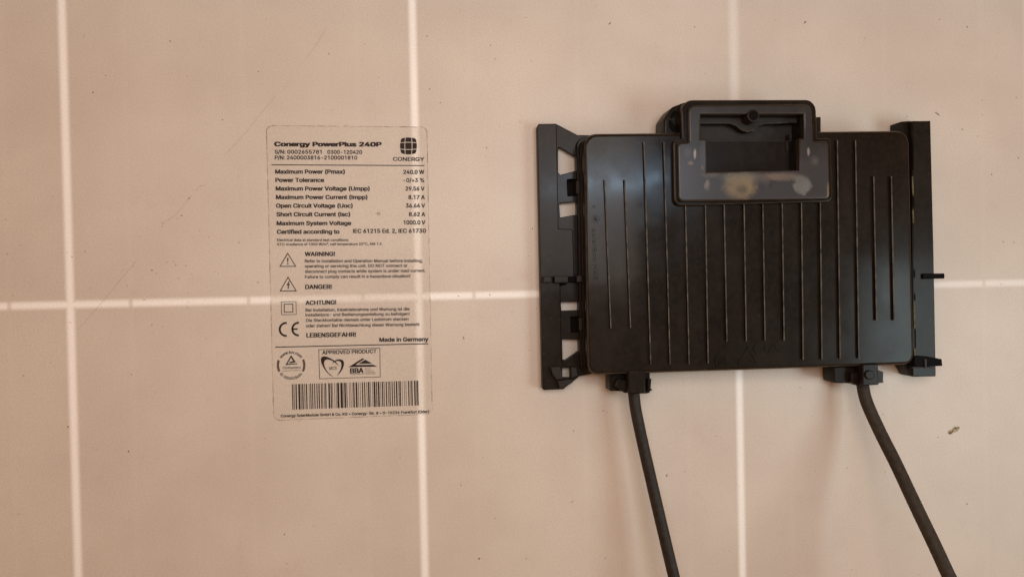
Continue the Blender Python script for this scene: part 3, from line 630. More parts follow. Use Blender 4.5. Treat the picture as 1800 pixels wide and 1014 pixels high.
def glyphs(txt, bold):
    """flat letters; bold prints the line again slightly shifted, as layers of ink"""
    me = fill_curve(glyph_loops(txt))
    if bold <= 0:
        return me
    vs, fs = [], []
    for n, (dx, dy) in enumerate(((-1, -0.5), (1, -0.5), (-1, 0.5), (1, 0.5), (0, 0))):
        o = len(vs)
        vs += [(v.co.x + dx * bold, v.co.y + dy * bold, n * 1.0) for v in me.vertices]
        fs += [[i + o for i in p.vertices] for p in me.polygons]
    out = bpy.data.meshes.new('letters')
    out.from_pydata(vs, [], fs)
    out.update()
    return out


LAYER = 0.000004


def text(txt, x0, x1, y0, y1, cap, bold=0.0, h=0.0):
    """a printed line that runs from measured (x0, y0) to (x1, y1) on its baseline"""
    me = glyphs(txt, bold)
    lo = min(v.co.x for v in me.vertices)
    hi = max(v.co.x for v in me.vertices)
    ch = CAP
    for v in me.vertices:
        s = (v.co.x - lo) / (hi - lo)
        a, b = P(x0 + (x1 - x0) * s, y0 + (y1 - y0) * s - v.co.y / ch * cap, h)
        v.co = (a, -h - v.co.z * LAYER, b)
    return me


def arc_text(txt, cx, cy, r, a0, a1, cap, bold, h, inward=False):
    me = glyphs(txt, bold)
    lo = min(v.co.x for v in me.vertices)
    hi = max(v.co.x for v in me.vertices)
    ch = CAP
    for v in me.vertices:
        s = (v.co.x - lo) / (hi - lo)
        th = math.radians(a0 + (a1 - a0) * s)
        rr = r + (-1 if inward else 1) * v.co.y / ch * cap
        a, b = P(cx + rr * math.cos(th), cy - rr * math.sin(th), h)
        v.co = (a, -h - v.co.z * LAYER, b)
    return me


def tube(pts, r, seg=28, sub=10):
    """round cable through world points (Catmull-Rom), slightly uneven"""
    P3 = [Vector(p) for p in pts]
    P3 = [P3[0] * 2 - P3[1]] + P3 + [P3[-1] * 2 - P3[-2]]
    path = []
    for i in range(1, len(P3) - 2):
        p0, p1, p2, p3 = P3[i - 1:i + 3]
        for k in range(sub):
            t = k / sub
            path.append(0.5 * ((2 * p1) + (p2 - p0) * t + (2 * p0 - 5 * p1 + 4 * p2 - p3) * t * t
                               + (3 * p1 - p0 - 3 * p2 + p3) * t ** 3))
    path.append(P3[-2])
    vs, fs = [], []
    up = Vector((0, 1, 0))
    for i, p in enumerate(path):
        d = (path[min(i + 1, len(path) - 1)] - path[max(i - 1, 0)]).normalized()
        a = d.cross(up).normalized()
        b = d.cross(a).normalized()
        rr = r * (1 + 0.012 * noise.noise(p * 90))
        for k in range(seg):
            th = 2 * math.pi * k / seg
            vs.append(tuple(p + (a * math.cos(th) + b * math.sin(th)) * rr))
    n = len(path)
    for i in range(n - 1):
        for k in range(seg):
            a, b = i * seg + k, i * seg + (k + 1) % seg
            fs.append([a, b, b + seg, a + seg])
    fs.append(list(range(seg)))
    fs.append(list(range((n - 1) * seg, n * seg))[::-1])
    me = bpy.data.meshes.new('tube')
    me.from_pydata(vs, [], fs)
    me.update()
    import bmesh
    bm = bmesh.new()
    bm.from_mesh(me)
    bmesh.ops.recalc_face_normals(bm, faces=bm.faces)
    bm.to_mesh(me)
    bm.free()
    return me


# ------------------------------------------------------------------ the solar panel
X0, X1, Z0, Z1 = -0.182, 0.814, -1.46, 0.176
panel = thing('solar_panel', (0.316, 0, Z0), 'back of a solar panel, pale beige sheet with white lines between its cells', 'solar panel')
rect = [(X0, Z0), (X1, Z0), (X1, Z1), (X0, Z1)]
link('backsheet', slab([rect], -0.0012, 0.0), MAT_BACK, panel)
link('glass', slab([rect], -0.0052, -0.0016), MAT_GLASS, panel)
rails = []
for lp in ([(X0, Z1 - 0.012), (X1, Z1 - 0.012), (X1, Z1 + 0.002), (X0, Z1 + 0.002)],
           [(X0, Z0 - 0.002), (X1, Z0 - 0.002), (X1, Z0 + 0.012), (X0, Z0 + 0.012)]):
    rails.append(slab([lp], 0.0003, 0.026, 0.0008))
for lp in ([(X0 - 0.002, Z0 - 0.002), (X0 + 0.012, Z0 - 0.002), (X0 + 0.012, Z1 + 0.002), (X0 - 0.002, Z1 + 0.002)],
           [(X1 - 0.012, Z0 - 0.002), (X1 + 0.002, Z0 - 0.002), (X1 + 0.002, Z1 + 0.002), (X1 - 0.012, Z1 + 0.002)]):
    rails.append(slab([lp], 0.0003, 0.0262, 0.0008))
link('frame', join(rails), MAT_ALU, panel)


def blot(px, py, r, el=1.0, ang=0.0, n=9, jag=0.35):
    out = []
    for k in range(n):
        th = 2 * math.pi * k / n
        rr = r * (1 + random.uniform(-jag, jag))
        a, b = rr * math.cos(th) * el, rr * math.sin(th)
        out.append(P(px + a * math.cos(ang) - b * math.sin(ang), py + a * math.sin(ang) + b * math.cos(ang), 0.0))
    return out


dark = [(186, 133, 1.5), (163.5, 163, 2.0), (299, 73, 1.7), (391, 211, 1.6), (578, 95, 1.4), (454, 126, 1.2), (148, 64, 1.0),
        (319, 379.5, 1.6), (287, 393, 1.3), (297, 386, 1.3), (332, 349, 1.3), (13.5, 447, 1.8), (293.5, 461, 1.2), (305, 460, 1.0),
        (327, 467, 1.3), (267, 475, 1.3), (89, 638, 1.2), (231, 658, 1.2), (120, 750, 1.8), (226, 793, 1.6), (500, 938, 1.7),
        (267, 571, 1.2), (285, 574, 1.1), (641, 78, 1.2), (750, 64, 1.3), (755, 157, 1.3), (774, 181, 1.3), (862, 80, 1.2),
        (870, 104, 1.3), (934, 107, 1.1), (925, 32, 1.2), (855, 260, 1.1), (666, 137, 1.0), (1221, 48, 1.9), (1364, 36, 1.0),
        (1700, 48, 1.5), (1519, 68, 1.3), (1691, 228, 1.5), (1726, 177, 1.4), (1790, 278, 1.7), (1743, 307, 1.4), (1786, 172, 1.0),
        (1594, 205, 1.2), (1008, 757, 1.3), (1006, 881, 1.6), (1003, 883, 1.0), (1172, 835, 1.9), (842, 981, 1.8), (925, 981, 1.2),
        (703, 803, 1.2), (810, 852, 1.0), (849, 804, 0.9), (1060, 722, 1.2), (1067, 724, 0.9), (1489, 822, 1.1), (1433, 827, 1.0),
        (1700, 885, 1.6), (1649, 768, 1.3), (1782, 426, 1.2), (1763, 425, 1.2), (943, 542, 1.1), (930, 615, 0.9), (861, 518, 1.2),
        (806, 520, 1.2), (732, 512, 1.0), (936, 402, 1.4), (939, 398, 0.9), (1064, 980, 1.2), (1259, 766, 0.9), (1497, 1001, 0.9)]
pd = [blot(a, b, r * 0.72, random.uniform(0.7, 1.5), random.uniform(0, 3)) for a, b, r in dark]
pd.append(blot(1415, 68 - 28, 1.0, 3.0, 2.3))
pd.append(blot(1648, 201, 1.0, 5.0, 0.6))
pd.append(blot(1072, 42, 0.8, 4.0, 2.4))
pd.append(blot(815, 594, 0.7, 5.0, 1.2))
faint = []
for k in range(230):
    a, b = random.uniform(-60, 1860), random.uniform(-40, 1060)
    if random.random() < 0.35:
        a, b = random.gauss(300, 140), random.gauss(470, 60)
    faint.append(blot(a, b, random.choice((0.5, 0.6, 0.7, 0.9, 1.1)), random.uniform(0.7, 1.8), random.uniform(0, 3), 7))
me = flat(pd, 0.00006)
me2 = flat(faint, 0.00004)
for p in me2.polygons:
    p.material_index = 1
for pts, wd in (([(337, 343), (322, 361), (308, 379), (297, 386), (282, 392)], 0.5), ([(239, 459), (205, 500), (172, 540), (136, 580)], 0.5),
                ([(573, 49), (560, 74), (545, 94), (537, 104)], 0.5), ([(514, 141), (506, 146), (498, 159)], 0.5),
                ([(485, 169), (460, 198), (426, 241), (396, 271)], 0.55), ([(345, 335), (352, 327), (361, 326)], 0.6)):
    m3 = flat([[P(a, b) for a, b in q] for q in stroke(pts, wd)], 0.00005)
    for p in m3.polygons:
        p.material_index = 1
    me2 = join([me2, m3])
tag_o = link('dirt', join([me, me2]), [MAT_DIRT, MAT_DIRT2], panel, 0)
tag_o['kind'] = 'stuff'
mud = []
for a, b, r, el, an, hh in ((1671, 759, 4.6, 1.3, 2.5, 0.00028), (1678.5, 754.5, 5.0, 1.3, 2.5, 0.00024), (1684, 752, 3.0, 1.2, 0.4, 0.0002)):
    mud.append(slab([blot(a, b, r * 0.8, el, an, 16, 0.22)], 0.00008, hh, 0.0))
for a, b, r in ((1669.5, 760.5, 1.9), (1674, 757.5, 1.2), (1679, 752.5, 1.3), (1682, 756, 0.8)):
    m3 = slab([blot(a, b, r, 1.3, 2.5, 10, 0.3)], 0.0001, 0.00036, 0.0)
    for p in m3.polygons:
        p.material_index = 1
    mud.append(m3)
link('dried_mud', join(mud), [MAT_MUD, MAT_DIRT], panel)

# ------------------------------------------------------------------ the rating label
LH = 0.0002
rating = thing('rating_label', (*[P(615, 735)[0], 0, P(615, 735)[1]],), 'pale rating label with black text, symbols and a barcode, stuck left of the box', 'label')
corner = pp([(467.5, 220.5), (751, 223), (760.5, 728), (480.5, 739.5)], LH)
outer = fillet(corner, 0.0030, 8)
inner = fillet(grow(corner, -0.00034), 0.0027, 8)
film = filled([inner], LH)
rim = slab([outer, inner[::-1]], 0.00005, LH)
link('film', film, MAT_FILM, rating, 0)
link('film_edge', rim, MAT_RIM, rating, 0)
TH = 0.00024
B = 0.034   # bold
N_ = 0.018


def tl(name, rows, mat=MAT_INK):
    link(name, join([text(*r[:6], r[6], TH) for r in rows]), mat, rating, 0)


tl('heading_text', [('Conergy PowerPlus 240P', 482, 671, 257.2, 257.8, 7.4, 0.048)])
tl('serial_number_text', [('S/N: 0002655781', 482.8, 565.4, 270.4, 270.6, 6.6, 0.022), ('0300-120420', 575.5, 636.5, 270.8, 271, 6.6, 0.022),
                          ('P/N: 2400003816-2100001810', 483, 628, 280.5, 280.8, 6.6, 0.022)])
tl('wordmark', [('CONERGY', 690.8, 745.9, 283, 283.6, 6.6, 0.020)])
tl('specification_text', [
    ('Maximum Power (Pmax)', 483.6, 606.3, 305.4, 305.4, 6.9, B), ('240.0 W', 708.9, 745.9, 306, 306, 6.9, 0.028),
    ('Power Tolerance', 484, 569.9, 320.1, 320.1, 6.9, B), ('-0/+3 %', 709, 745.9, 320.4, 320.4, 6.9, 0.022),
    ('Maximum Power Voltage (Umpp)', 484.5, 649.9, 335, 335.1, 6.9, B), ('29.56 V', 712.8, 746.2, 335.2, 335.2, 6.9, 0.028),
    ('Maximum Power Current (Impp)', 484.9, 646, 350.1, 350.1, 6.9, B), ('8.17 A', 717.8, 746.9, 350.3, 350.3, 6.9, 0.028),
    ('Open Circuit Voltage (Uoc)', 485.2, 620, 365.2, 365.1, 6.9, B), ('36.64 V', 713.3, 747.1, 365, 365, 6.9, 0.028),
    ('Short Circuit Current (Isc)', 486, 615.7, 380.3, 380.2, 6.9, B), ('8.62 A', 718.7, 747.5, 380.1, 380.1, 6.9, 0.028),
    ('Maximum System Voltage', 486.1, 617.5, 396, 395.6, 6.9, B), ('1000.0 V', 709.4, 747.6, 394.6, 394.6, 6.9, 0.028),
    ('Certified according to', 486.7, 596.9, 411, 410.6, 6.9, B), ('IEC 61215 Ed. 2, IEC 61730', 620.4, 748.9, 409.6, 409.1, 6.9, 0.028)])
tl('test_condition_text', [('Electrical data at standard test conditions', 487, 612.4, 424, 424, 4.4, N_),
                           ('STC: irradiance of 1000 W/m\u00b2, cell temperature 25\u00b0C, AM 1.5', 487, 670.8, 431.7, 430.8, 4.3, N_)])
tl('warning_heading_text', [('WARNING!', 535.6, 588.9, 450.1, 449.9, 7.1, 0.032), ('DANGER!', 536.4, 583.2, 507.9, 507.6, 7.3, 0.032),
                            ('ACHTUNG!', 537, 591.2, 535.8, 534.8, 7.3, 0.032), ('LEBENSGEFAHR!', 538.5, 625.7, 592.8, 591.3, 7.4, 0.032)])
tl('warning_text', [
    ('Refer to Installation and Operation Manual before installing,', 535.6, 743, 461.4, 460.8, 5.2, N_),
    ('operating or servicing this unit. DO NOT connect or', 535.6, 716.4, 470.4, 469.3, 5.2, N_),
    ('disconnect plug contacts while system is under load current.', 536, 748, 479.8, 478.1, 5.2, N_),
    ('Failure to comply can result in a hazardous situation!', 536, 721.3, 489.2, 487.6, 5.2, N_),
    ('Bei Installation, Inbetriebnahme und Wartung ist die', 537, 720, 547.5, 545.4, 5.2, N_),
    ('Installations- und Bedienungsanleitung zu befolgen!', 537, 720, 556, 553.9, 5.2, N_),
    ('Die Steckkontakte niemals unter Laststrom stecken', 537.9, 718.2, 565.5, 563, 5.2, N_),
    ('oder ziehen! Bei Nichtbeachtung dieser Warnung besteht', 537.9, 737.7, 575.1, 572.4, 5.2, N_)])
tl('origin_text', [('Made in Germany', 666.7, 753.2, 600.5, 599.3, 7.0, 0.030)])
tl('address_text', [('Conergy SolarModule GmbH & Co. KG \u2022 Conergy-Str. 8 \u2022 D-15236 Frankfurt (Oder)', 493.4, 754.3, 733, 725.1, 4.5, 0.028)])


def ink(name, polys, mat=MAT_INK, parent=rating):
    return link(name, flat([[P(a, b, TH) for a, b in q] for q in polys], TH), mat, parent, 0)


ink('rule_line', stroke([(477, 290), (746.2, 291.3)], 1.5))
ink('rule_line', stroke([(483.7, 610), (752.9, 603.9)], 1.6))

# globe emblem: nine curved cells inside a rounded square
cells = []
gx, gy, gw = 718.0, 256.8, 14.8


def gmap(u, v):
    # u, v in -1..1 on a bulged square
    return (gx + gw * (u * (1 - 0.16 * v * v)), gy + gw * (v * (1 - 0.13 * u * u)))


cuts = (-1.0, -0.43, 0.43, 1.0)
for i in range(3):
    for j in range(3):
        u0, u1, v0, v1 = cuts[i], cuts[i + 1], cuts[j], cuts[j + 1]
        g = 0.045
        u0 += g * (i > 0)
        u1 -= g * (i < 2)
        v0 += g * (j > 0)
        v1 -= g * (j < 2)
        q = []
        cc = (i in (0, 2)) and (j in (0, 2))
        for k in range(7):
            q.append((u0 + (u1 - u0) * k / 6, v0))
        for k in range(1, 7):
            q.append((u1, v0 + (v1 - v0) * k / 6))
        for k in range(1, 7):
            q.append((u1 - (u1 - u0) * k / 6, v1))
        for k in range(1, 6):
            q.append((u0, v1 - (v1 - v0) * k / 6))
        cells.append([gmap(max(-0.93, min(0.93, a)) if abs(b) > .95 else a, b) for a, b in q])
ink('globe_emblem', cells)

for apex, bl, br in (((505.7, 445.2), (492.2, 468.2), (519.7, 468.2)), ((506.3, 487.2), (492.6, 511.4), (520.6, 511.3))):
    tri = ink('warning_triangle', stroke([apex, bl, br], 1.4, True))
    if bl[1] < 480:
        ink('exclamation_mark', [[(504.6, 453.5), (507.2, 453.5), (506.6, 461.2), (505.2, 461.2)],
                                 [(504.8, 462.6), (507.0, 462.6), (507.0, 464.8), (504.8, 464.8)]], parent=tri)
    else:
        ink('lightning_bolt', [[(507.6, 494.0), (509.0, 494.4), (506.8, 499.2), (509.6, 498.4), (507.3, 504.5), (508.4, 504.4), (506.4, 508.6),
                                (505.2, 504.0), (506.2, 504.6), (506.9, 501.2), (503.4, 502.4)]], parent=tri)
ink('double_square_symbol', stroke([(494.4, 530.4), (520.3, 530.0), (520.8, 552.6), (495.0, 553.0)], 0.9, True)
    + stroke([(499.6, 534.6), (514.6, 534.3), (514.9, 548.4), (499.8, 548.6)], 1.3, True))


def arc_band(cx, cy, r0, r1, a0, a1, n=20, sx=1.0):
    o = []
    for k in range(n + 1):
        t = math.radians(a0 + (a1 - a0) * k / n)
        o.append((cx + r1 * math.cos(t) * sx, cy - r1 * math.sin(t)))
    for k in range(n, -1, -1):
        t = math.radians(a0 + (a1 - a0) * k / n)
        o.append((cx + r0 * math.cos(t) * sx, cy - r0 * math.sin(t)))
    return o


ink('conformity_mark', [arc_band(503.0, 578.8, 9.6, 13.0, 84, 276), arc_band(525.0, 578.2, 9.4, 12.8, 88, 272),
                        [(514, 577.0), (523.2, 577.0), (523.2, 579.6), (514, 579.6)]])

# round test seal
seal = link('test_seal', join([
    flat([[P(a, b, TH) for a, b in arc_band(511.7, 641.6, 21.2, 25.2, 158, 208)],
          [P(a, b, TH) for a, b in arc_band(511.7, 641.6, 21.2, 25.2, -28, 25)]], TH)]), MAT_INK_SOFT, rating, 0)
link('seal_text', join([arc_text('www.tuv.com', 511.7, 641.6, 20.6, 146, 36, 5.0, 0.02, TH),
                        arc_text('ID: 0000028684', 511.7, 641.6, 25.4, 218, 322, 4.6, 0.016, TH, True),
                        text('T\u00dcVRheinland', 496.2, 528, 648.7, 647.2, 3.9, 0.01, TH)]), MAT_INK, seal, 0)
ink('seal_triangle', [[(511.7, 624), (520.0, 636.4), (508.3, 638.2), (509.2, 635.6), (515.6, 634.6), (511.7, 628.4), (505.0, 639.4), (522.4, 638.4), (523.0, 639.8), (501.8, 641.4)]], parent=seal)
ink('seal_line', stroke([(496.2, 651.8), (528, 650.4)], 0.7), MAT_INK_SOFT, seal)

# approval box
frame_o = ink('approval_frame', stroke([(560.3, 614.5), (667.6, 611.5), (668.5, 662.3), (561.8, 665.4)], 0.95, True))
link('approval_text', join([text('APPROVED PRODUCT', 566.4, 661.9, 622.7, 620.2, 6.5, 0.022, TH),
                            text('MCS', 578.9, 591.9, 649.9, 649.3, 5.4, 0.006, TH)]), MAT_INK, frame_o, 0)
zz = lambda pts: [(480 + a / 9.0, 605 + b / 9.0) for a, b in pts]
heart_l = zz([(755, 235), (765, 205), (800, 190), (850, 195), (905, 220), (960, 250), (1000, 285), (1050, 350), (990, 298), (945, 265),
              (900, 246), (850, 238), (818, 255), (804, 300), (815, 350), (840, 400), (880, 455), (965, 522), (900, 488), (850, 440), (800, 370), (765, 300)])
heart_r = zz([(930, 310), (960, 272), (1000, 245), (1050, 235), (1100, 248), (1122, 280), (1120, 330), (1100, 390), (1060, 450), (1008, 503),
              (1045, 440), (1072, 390), (1082, 330), (1076, 285), (1050, 266), (1010, 264), (965, 285)])
link('heart_mark', join([filled([[P(a, b, TH) for a, b in heart_l]], TH), filled([[P(a, b, TH + 0.00001) for a, b in heart_r]], TH + 0.00001)]), MAT_INK, frame_o, 0)
roof = link('house_mark', join([filled([[P(a, b, TH) for a, b in zz([(1195, 360), (1415, 220), (1442, 234), (1312, 318), (1314, 326), (1580, 322), (1650, 352)])]], TH),
                                filled([[P(a, b, TH) for a, b in zz([(1350, 308), (1460, 243), (1570, 303)])]], TH)]), MAT_INK, frame_o, 0)
link('house_text', join([text('BBA', 615.3, 639.1, 655.7, 655.0, 8.6, 0.035, TH)]), MAT_INK, frame_o, 0)
link('house_small_text', join([text('BRITISH', 641, 651, 648.8, 648.5, 1.9, 0.0, TH), text('BOARD OF', 641, 656.5, 652.0, 651.6, 1.9, 0.0, TH),
                               text('AGREMENT', 641, 660, 655.3, 654.8, 2.0, 0.0, TH),
                               text('TECHNICAL APPROVALS FOR CONSTRUCTION', 615.5, 660, 658.8, 657.5, 2.0, 0.0, TH)]), MAT_INK_SOFT, frame_o, 0)

# barcode
lb = [(103, 122), (138, 145), (150, 158), (182, 208), (243, 282), (297, 304), (309, 315), (330, 355), (378, 392), (415, 440), (480, 490), (510, 530), (550, 570),
      (597, 617), (648, 668), (693, 717), (748, 765), (777, 788), (815, 826), (842, 865), (912, 945), (965, 985), (998, 1008), (1047, 1056),
      (1085, 1094), (1110, 1152), (1180, 1230), (1245, 1254), (1268, 1300), (1318, 1332), (1376, 1385), (1408, 1418), (1448, 1455)]
rb = [(10, 35), (62, 95), (117, 128), (157, 167), (200, 222), (248, 270), (300, 311), (332, 362), (380, 390), (427, 437), (455, 490), (508, 528),
      (548, 580), (602, 611), (635, 658), (677, 690), (720, 742), (770, 783), (800, 820), (848, 868), (895, 915), (942, 970), (998, 1012), (1022, 1045),
      (1072, 1080), (1118, 1127), (1155, 1165), (1207, 1230), (1255, 1264), (1277, 1300), (1338, 1365), (1378, 1386), (1392, 1398), (1405, 1428)]
bars = [(505 + a / 12.672, 505 + b / 12.672) for a, b in lb] + [(620 + a / 12.414, 620 + b / 12.414) for a, b in rb]
ty = lambda x: 675.0 + (x - 513) * (668.6 - 675.0) / 222
by = lambda x: 719.6 + (x - 513) * (712.2 - 719.6) / 222
ink('barcode', [[(a, ty(a)), (b, ty(b)), (b + 1.0, by(b)), (a + 1.0, by(a))] for a, b in bars])

# ------------------------------------------------------------------ the junction box
H_RAIL, H_PLATE, H_BODY, H_LID, H_STEP, H_COVER = 0.0060, 0.0042, 0.0150, 0.0200, 0.0226, 0.0252
bc = P(1320, 655, 0)
box = thing('junction_box', (bc[0], 0, bc[1]), 'black plastic junction box with a ribbed lid and an open connector window', 'junction box')
WIN = [(1232, 201), (1413, 201), (1413, 243), (1405, 243), (1405, 299), (1243, 302), (1243, 244), (1232, 244)]
win = pp(WIN, H_COVER)
LID = [(1026, 235), (1599, 229.5), (1608, 640.5), (1033, 659.5)]
lid_out = pp(LID, H_LID)
k = (CAMH - H_LID) / F
T_OUT = [(1197, 176), (1434, 175.5), (1437, 243), (1461, 243), (1464, 355), (1185, 362), (1183, 246), (1199, 245)]
t_out = pp(T_OUT, H_STEP)
T_IN = [(1210, 185), (1427, 183), (1430, 249), (1457, 248), (1459, 350), (1193, 354.5), (1191, 251), (1211, 250)]
t_in = pp(T_IN, H_COVER)
# housing: the body under the lid plus the tower behind the connector window


def notched(c, rad, seg=8):
    """lid outline with the connector window cut in from its top edge"""
    tl, tr, br_, bl_ = c
    at = lambda x: tl[1] + (tr[1] - tl[1]) * (x - tl[0]) / (tr[0] - tl[0])
    pts = [tl, (win[0][0], at(win[0][0])), win[7], win[6], win[5], win[4], win[3], win[2], (win[1][0], at(win[1][0])), tr, br_, bl_]
    return fillet(pts, [rad[0], 0, 0, 0, 0, 0, 0, 0, 0, rad[1], rad[2], rad[3]], seg)


body = slab([notched(grow(lid_out, -0.0010), [18 * k] * 4)], 0.0003, H_BODY)
body2 = slab([fillet(grow(pp([(1197, 177), (1433, 177), (1433, 247), (1197, 247)], H_STEP), -0.0006), [16 * k, 16 * k, 0, 0]), win], 0.0004, H_BODY + 0.0006)
housing = link('housing', join([body, body2]), MAT_PLASTIC2, box)
# flange round the housing, seen on the left where the camera looks past the lid
link('flange', join([slab([fillet(grow(lid_out, -0.0001), 18 * k), fillet(grow(lid_out, -0.0022), 14 * k)[::-1]], 0.0003, 0.0095, 0.0004),
                     slab([fillet(grow(lid_out, 0.0009), 18 * k), fillet(grow(lid_out, -0.0020), 14 * k)[::-1]], 0.0002, 0.0068, 0.0004)]), MAT_PLASTIC2, box)
lid_me = slab([notched(lid_out, [24 * k, 24 * k, 20 * k, 20 * k], 10)], H_BODY, H_LID, 0.0016, 5)
lid = link('lid', worn_lit_edge(lid_me, 1, 0.60, 0.80), [MAT_PLASTIC, MAT_WORN_LIT], box)

RIBS = [((1063, 316), (1074, 577)), ((1098, 316), (1108.5, 576)), ((1132, 250), (1144, 641)), ((1167, 250), (1178, 640)),
        ((1205, 358), (1211.5, 640)), ((1240, 358), (1245, 639)), ((1273, 358), (1278, 600)), ((1308, 358), (1312, 600)),
        ((1341, 357), (1345, 599)), ((1375, 357), (1378.5, 598)), ((1409, 356), (1412, 632)), ((1442, 356), (1445, 632)),
        ((1472, 247), (1477, 630)), ((1504, 247), (1510, 630)), ((1536, 310), (1541, 563)), ((1567, 310), (1572, 563))]
for (a, b) in RIBS:
    ht = H_LID + 0.0013
    top = [(a[0] - 1.0, a[1]), (a[0] + 1.0, a[1]), (b[0] + 1.0, b[1]), (b[0] - 1.0, b[1])]
    me = pslab(top, H_LID - 0.0002, ht)
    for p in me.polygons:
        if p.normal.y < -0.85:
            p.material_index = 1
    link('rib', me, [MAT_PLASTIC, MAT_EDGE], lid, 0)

# raised moulding marks on the lid (same plastic)
EH = H_LID + 0.00032


def emboss_text(txt, p0, p1, cap):
    """raised lettering reading along p0 -> p1"""
    me = fill_curve(glyph_loops(txt), 0.5)
    lo = min(v.co.x for v in me.vertices)
    hi = max(v.co.x for v in me.vertices)
    ch = CAP
    d = Vector((p1[0] - p0[0], p1[1] - p0[1])).normalized()
    up = Vector((d.y, -d.x))
    for v in me.vertices:
        s = (v.co.x - lo) / (hi - lo)
        q = Vector(p0) + (Vector(p1) - Vector(p0)) * s + up * (v.co.y / ch * cap)
        a, b = P(q.x, q.y, EH)
        v.co = (a, -(EH if v.co.z > 0 else H_LID - 0.0001), b)
    return me


marks = [emboss_text('solarBox HX3', (1041, 402), (1044, 492), 7.0), emboss_text('o', (1042, 360), (1042.3, 366), 6.0)]
for i in range(4):
    th = math.pi * i / 4 + 0.2
    cx, cy, r = 1047, 385, 7.5
    q = stroke([(cx - r * math.cos(th), cy - r * math.sin(th)), (cx + r * math.cos(th), cy + r * math.sin(th))], 1.3)[0]
    marks.append(pslab(q, H_LID - 0.0001, EH))
link('moulded_lettering', join(marks), MAT_PLASTIC2, lid, 0)
marks = []
for q in (stroke([(1258, 627), (1275, 626.5), (1277, 643), (1259, 644)], 1.2, True) + stroke([(1264, 632), (1270.5, 632), (1271, 639), (1264.5, 639)], 1.2, True)
          + stroke([(1315, 611), (1331, 638), (1298, 639.5)], 1.6, True) + stroke([(1361, 605), (1369, 619), (1350, 620)], 1.5, True)):
    marks.append(pslab(q, H_LID - 0.0001, EH))
for cx in (1328, 1347):
    q = arc_band(cx + 4, 612.5, 5.5, 7.2, 60, 300)
    marks.append(pslab(q, H_LID - 0.0001, EH))
link('moulded_emblem', join(marks), MAT_PLASTIC2, lid, 0)

# the connector cover: stepped T-shaped frame with the open window
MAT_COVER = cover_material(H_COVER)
rO = [22 * k, 20 * k, 2 * k, 7 * k, 12 * k, 14 * k, 9 * k, 3 * k]
rI = [12 * k, 13 * k, 2 * k, 7 * k, 9 * k, 9 * k, 8 * k, 3 * k]
cover = link('connector_cover', join([slab([fillet(t_out, rO, 8), win], H_BODY + 0.0008, H_STEP, 0.0007, 3)]), MAT_PLASTIC, box)
worn_lit_edge(cover.data)
cover.data.materials.append(MAT_WORN_LIT)
link('window_frame', worn_lit_edge(slab([fillet(t_in, rI, 8), win], H_STEP - 0.0008, H_COVER, 0.0009, 3), 1, 0.55, 0.8), [MAT_COVER, MAT_WORN_LIT], cover)
# inside the window
inn = lambda pts, h: pp(pts, H_COVER)
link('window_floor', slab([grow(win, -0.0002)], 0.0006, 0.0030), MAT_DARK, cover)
led = pp([(1230, 199), (1416, 199), (1416, 262), (1230, 264)], H_COVER)
shelf = []
kz = lambda px, py, h: P(px, py, h)
h1 = 0.0135
shelf = slab([[(win[0][0], win[0][1]), (win[1][0], win[1][1]), (win[1][0], kz(1400, 265, h1)[1]), (win[0][0], kz(1240, 266.5, h1)[1])]], 0.0028, h1, 0.0002)
link('window_shelf', shelf, MAT_SHELF, cover)
h2 = 0.0185
top_edge = [(1226, 217.5), (1283, 217.5), (1293, 221), (1303, 229), (1314, 232.5), (1326, 230), (1334, 221), (1345, 218), (1385, 216.5), (1420, 216.5)]
te = pp(top_edge, h2)
te[0] = (win[0][0], te[0][1])
te[-1] = (win[1][0], te[-1][1])
link('window_ledge', slab([[(win[0][0], win[0][1]), *te, (win[1][0], win[1][1])]], h1 - 0.0002, h2, 0.0002), MAT_SHELF, cover)
pc = P(1323.5, 204, H_COVER)
ring = [(pc[0] + 0.0029 * math.cos(t * math.pi / 14), pc[1] + 0.0029 * math.sin(t * math.pi / 14)) for t in range(28)]
for za, zb, hh in ((kz(1240, 266.5, h1)[1], kz(1400, 265, h1)[1], h1),):
    link('shelf_edge_glint', slab([[(win[6][0], za), (win[3][0] - 0.006, zb), (win[3][0] - 0.006, zb + 0.00035), (win[6][0], za + 0.00035)]], hh - 0.0002, hh + 0.0002), MAT_EDGE_GLINT, cover)  # pale strip painting the highlight on the shelf's edge
link('ledge_edge_glint', join([slab([[(te[q][0], te[q][1]), (te[q + 1][0], te[q + 1][1]), (te[q + 1][0], te[q + 1][1] + 0.0003), (te[q][0], te[q][1] + 0.0003)]], h2 - 0.0002, h2 + 0.00015) for q in range(len(te) - 2)]), MAT_EDGE_GLINT, cover)  # pale strips painting the highlight along the ledge
pin = link('locking_post', slab([ring], 0.0180, H_COVER + 0.0006, 0.0004), MAT_SHELF, cover)
ring2 = [(pc[0] + 0.0023 * math.cos(t * math.pi / 14), pc[1] + 0.0023 * math.sin(t * math.pi / 14)) for t in range(28)]
link('post_recess', slab([ring2], H_COVER, H_COVER + 0.0007), MAT_DARK, pin)
for q, hh in (([(1388, 236), (1391, 236), (1391, 244), (1388, 244)], 0.018), ([(1381, 250), (1385, 250), (1386, 266), (1382, 267)], 0.0165)):
    link('window_clip', pslab(q, 0.004, hh, 0, 0.0001), MAT_SHELF, cover)

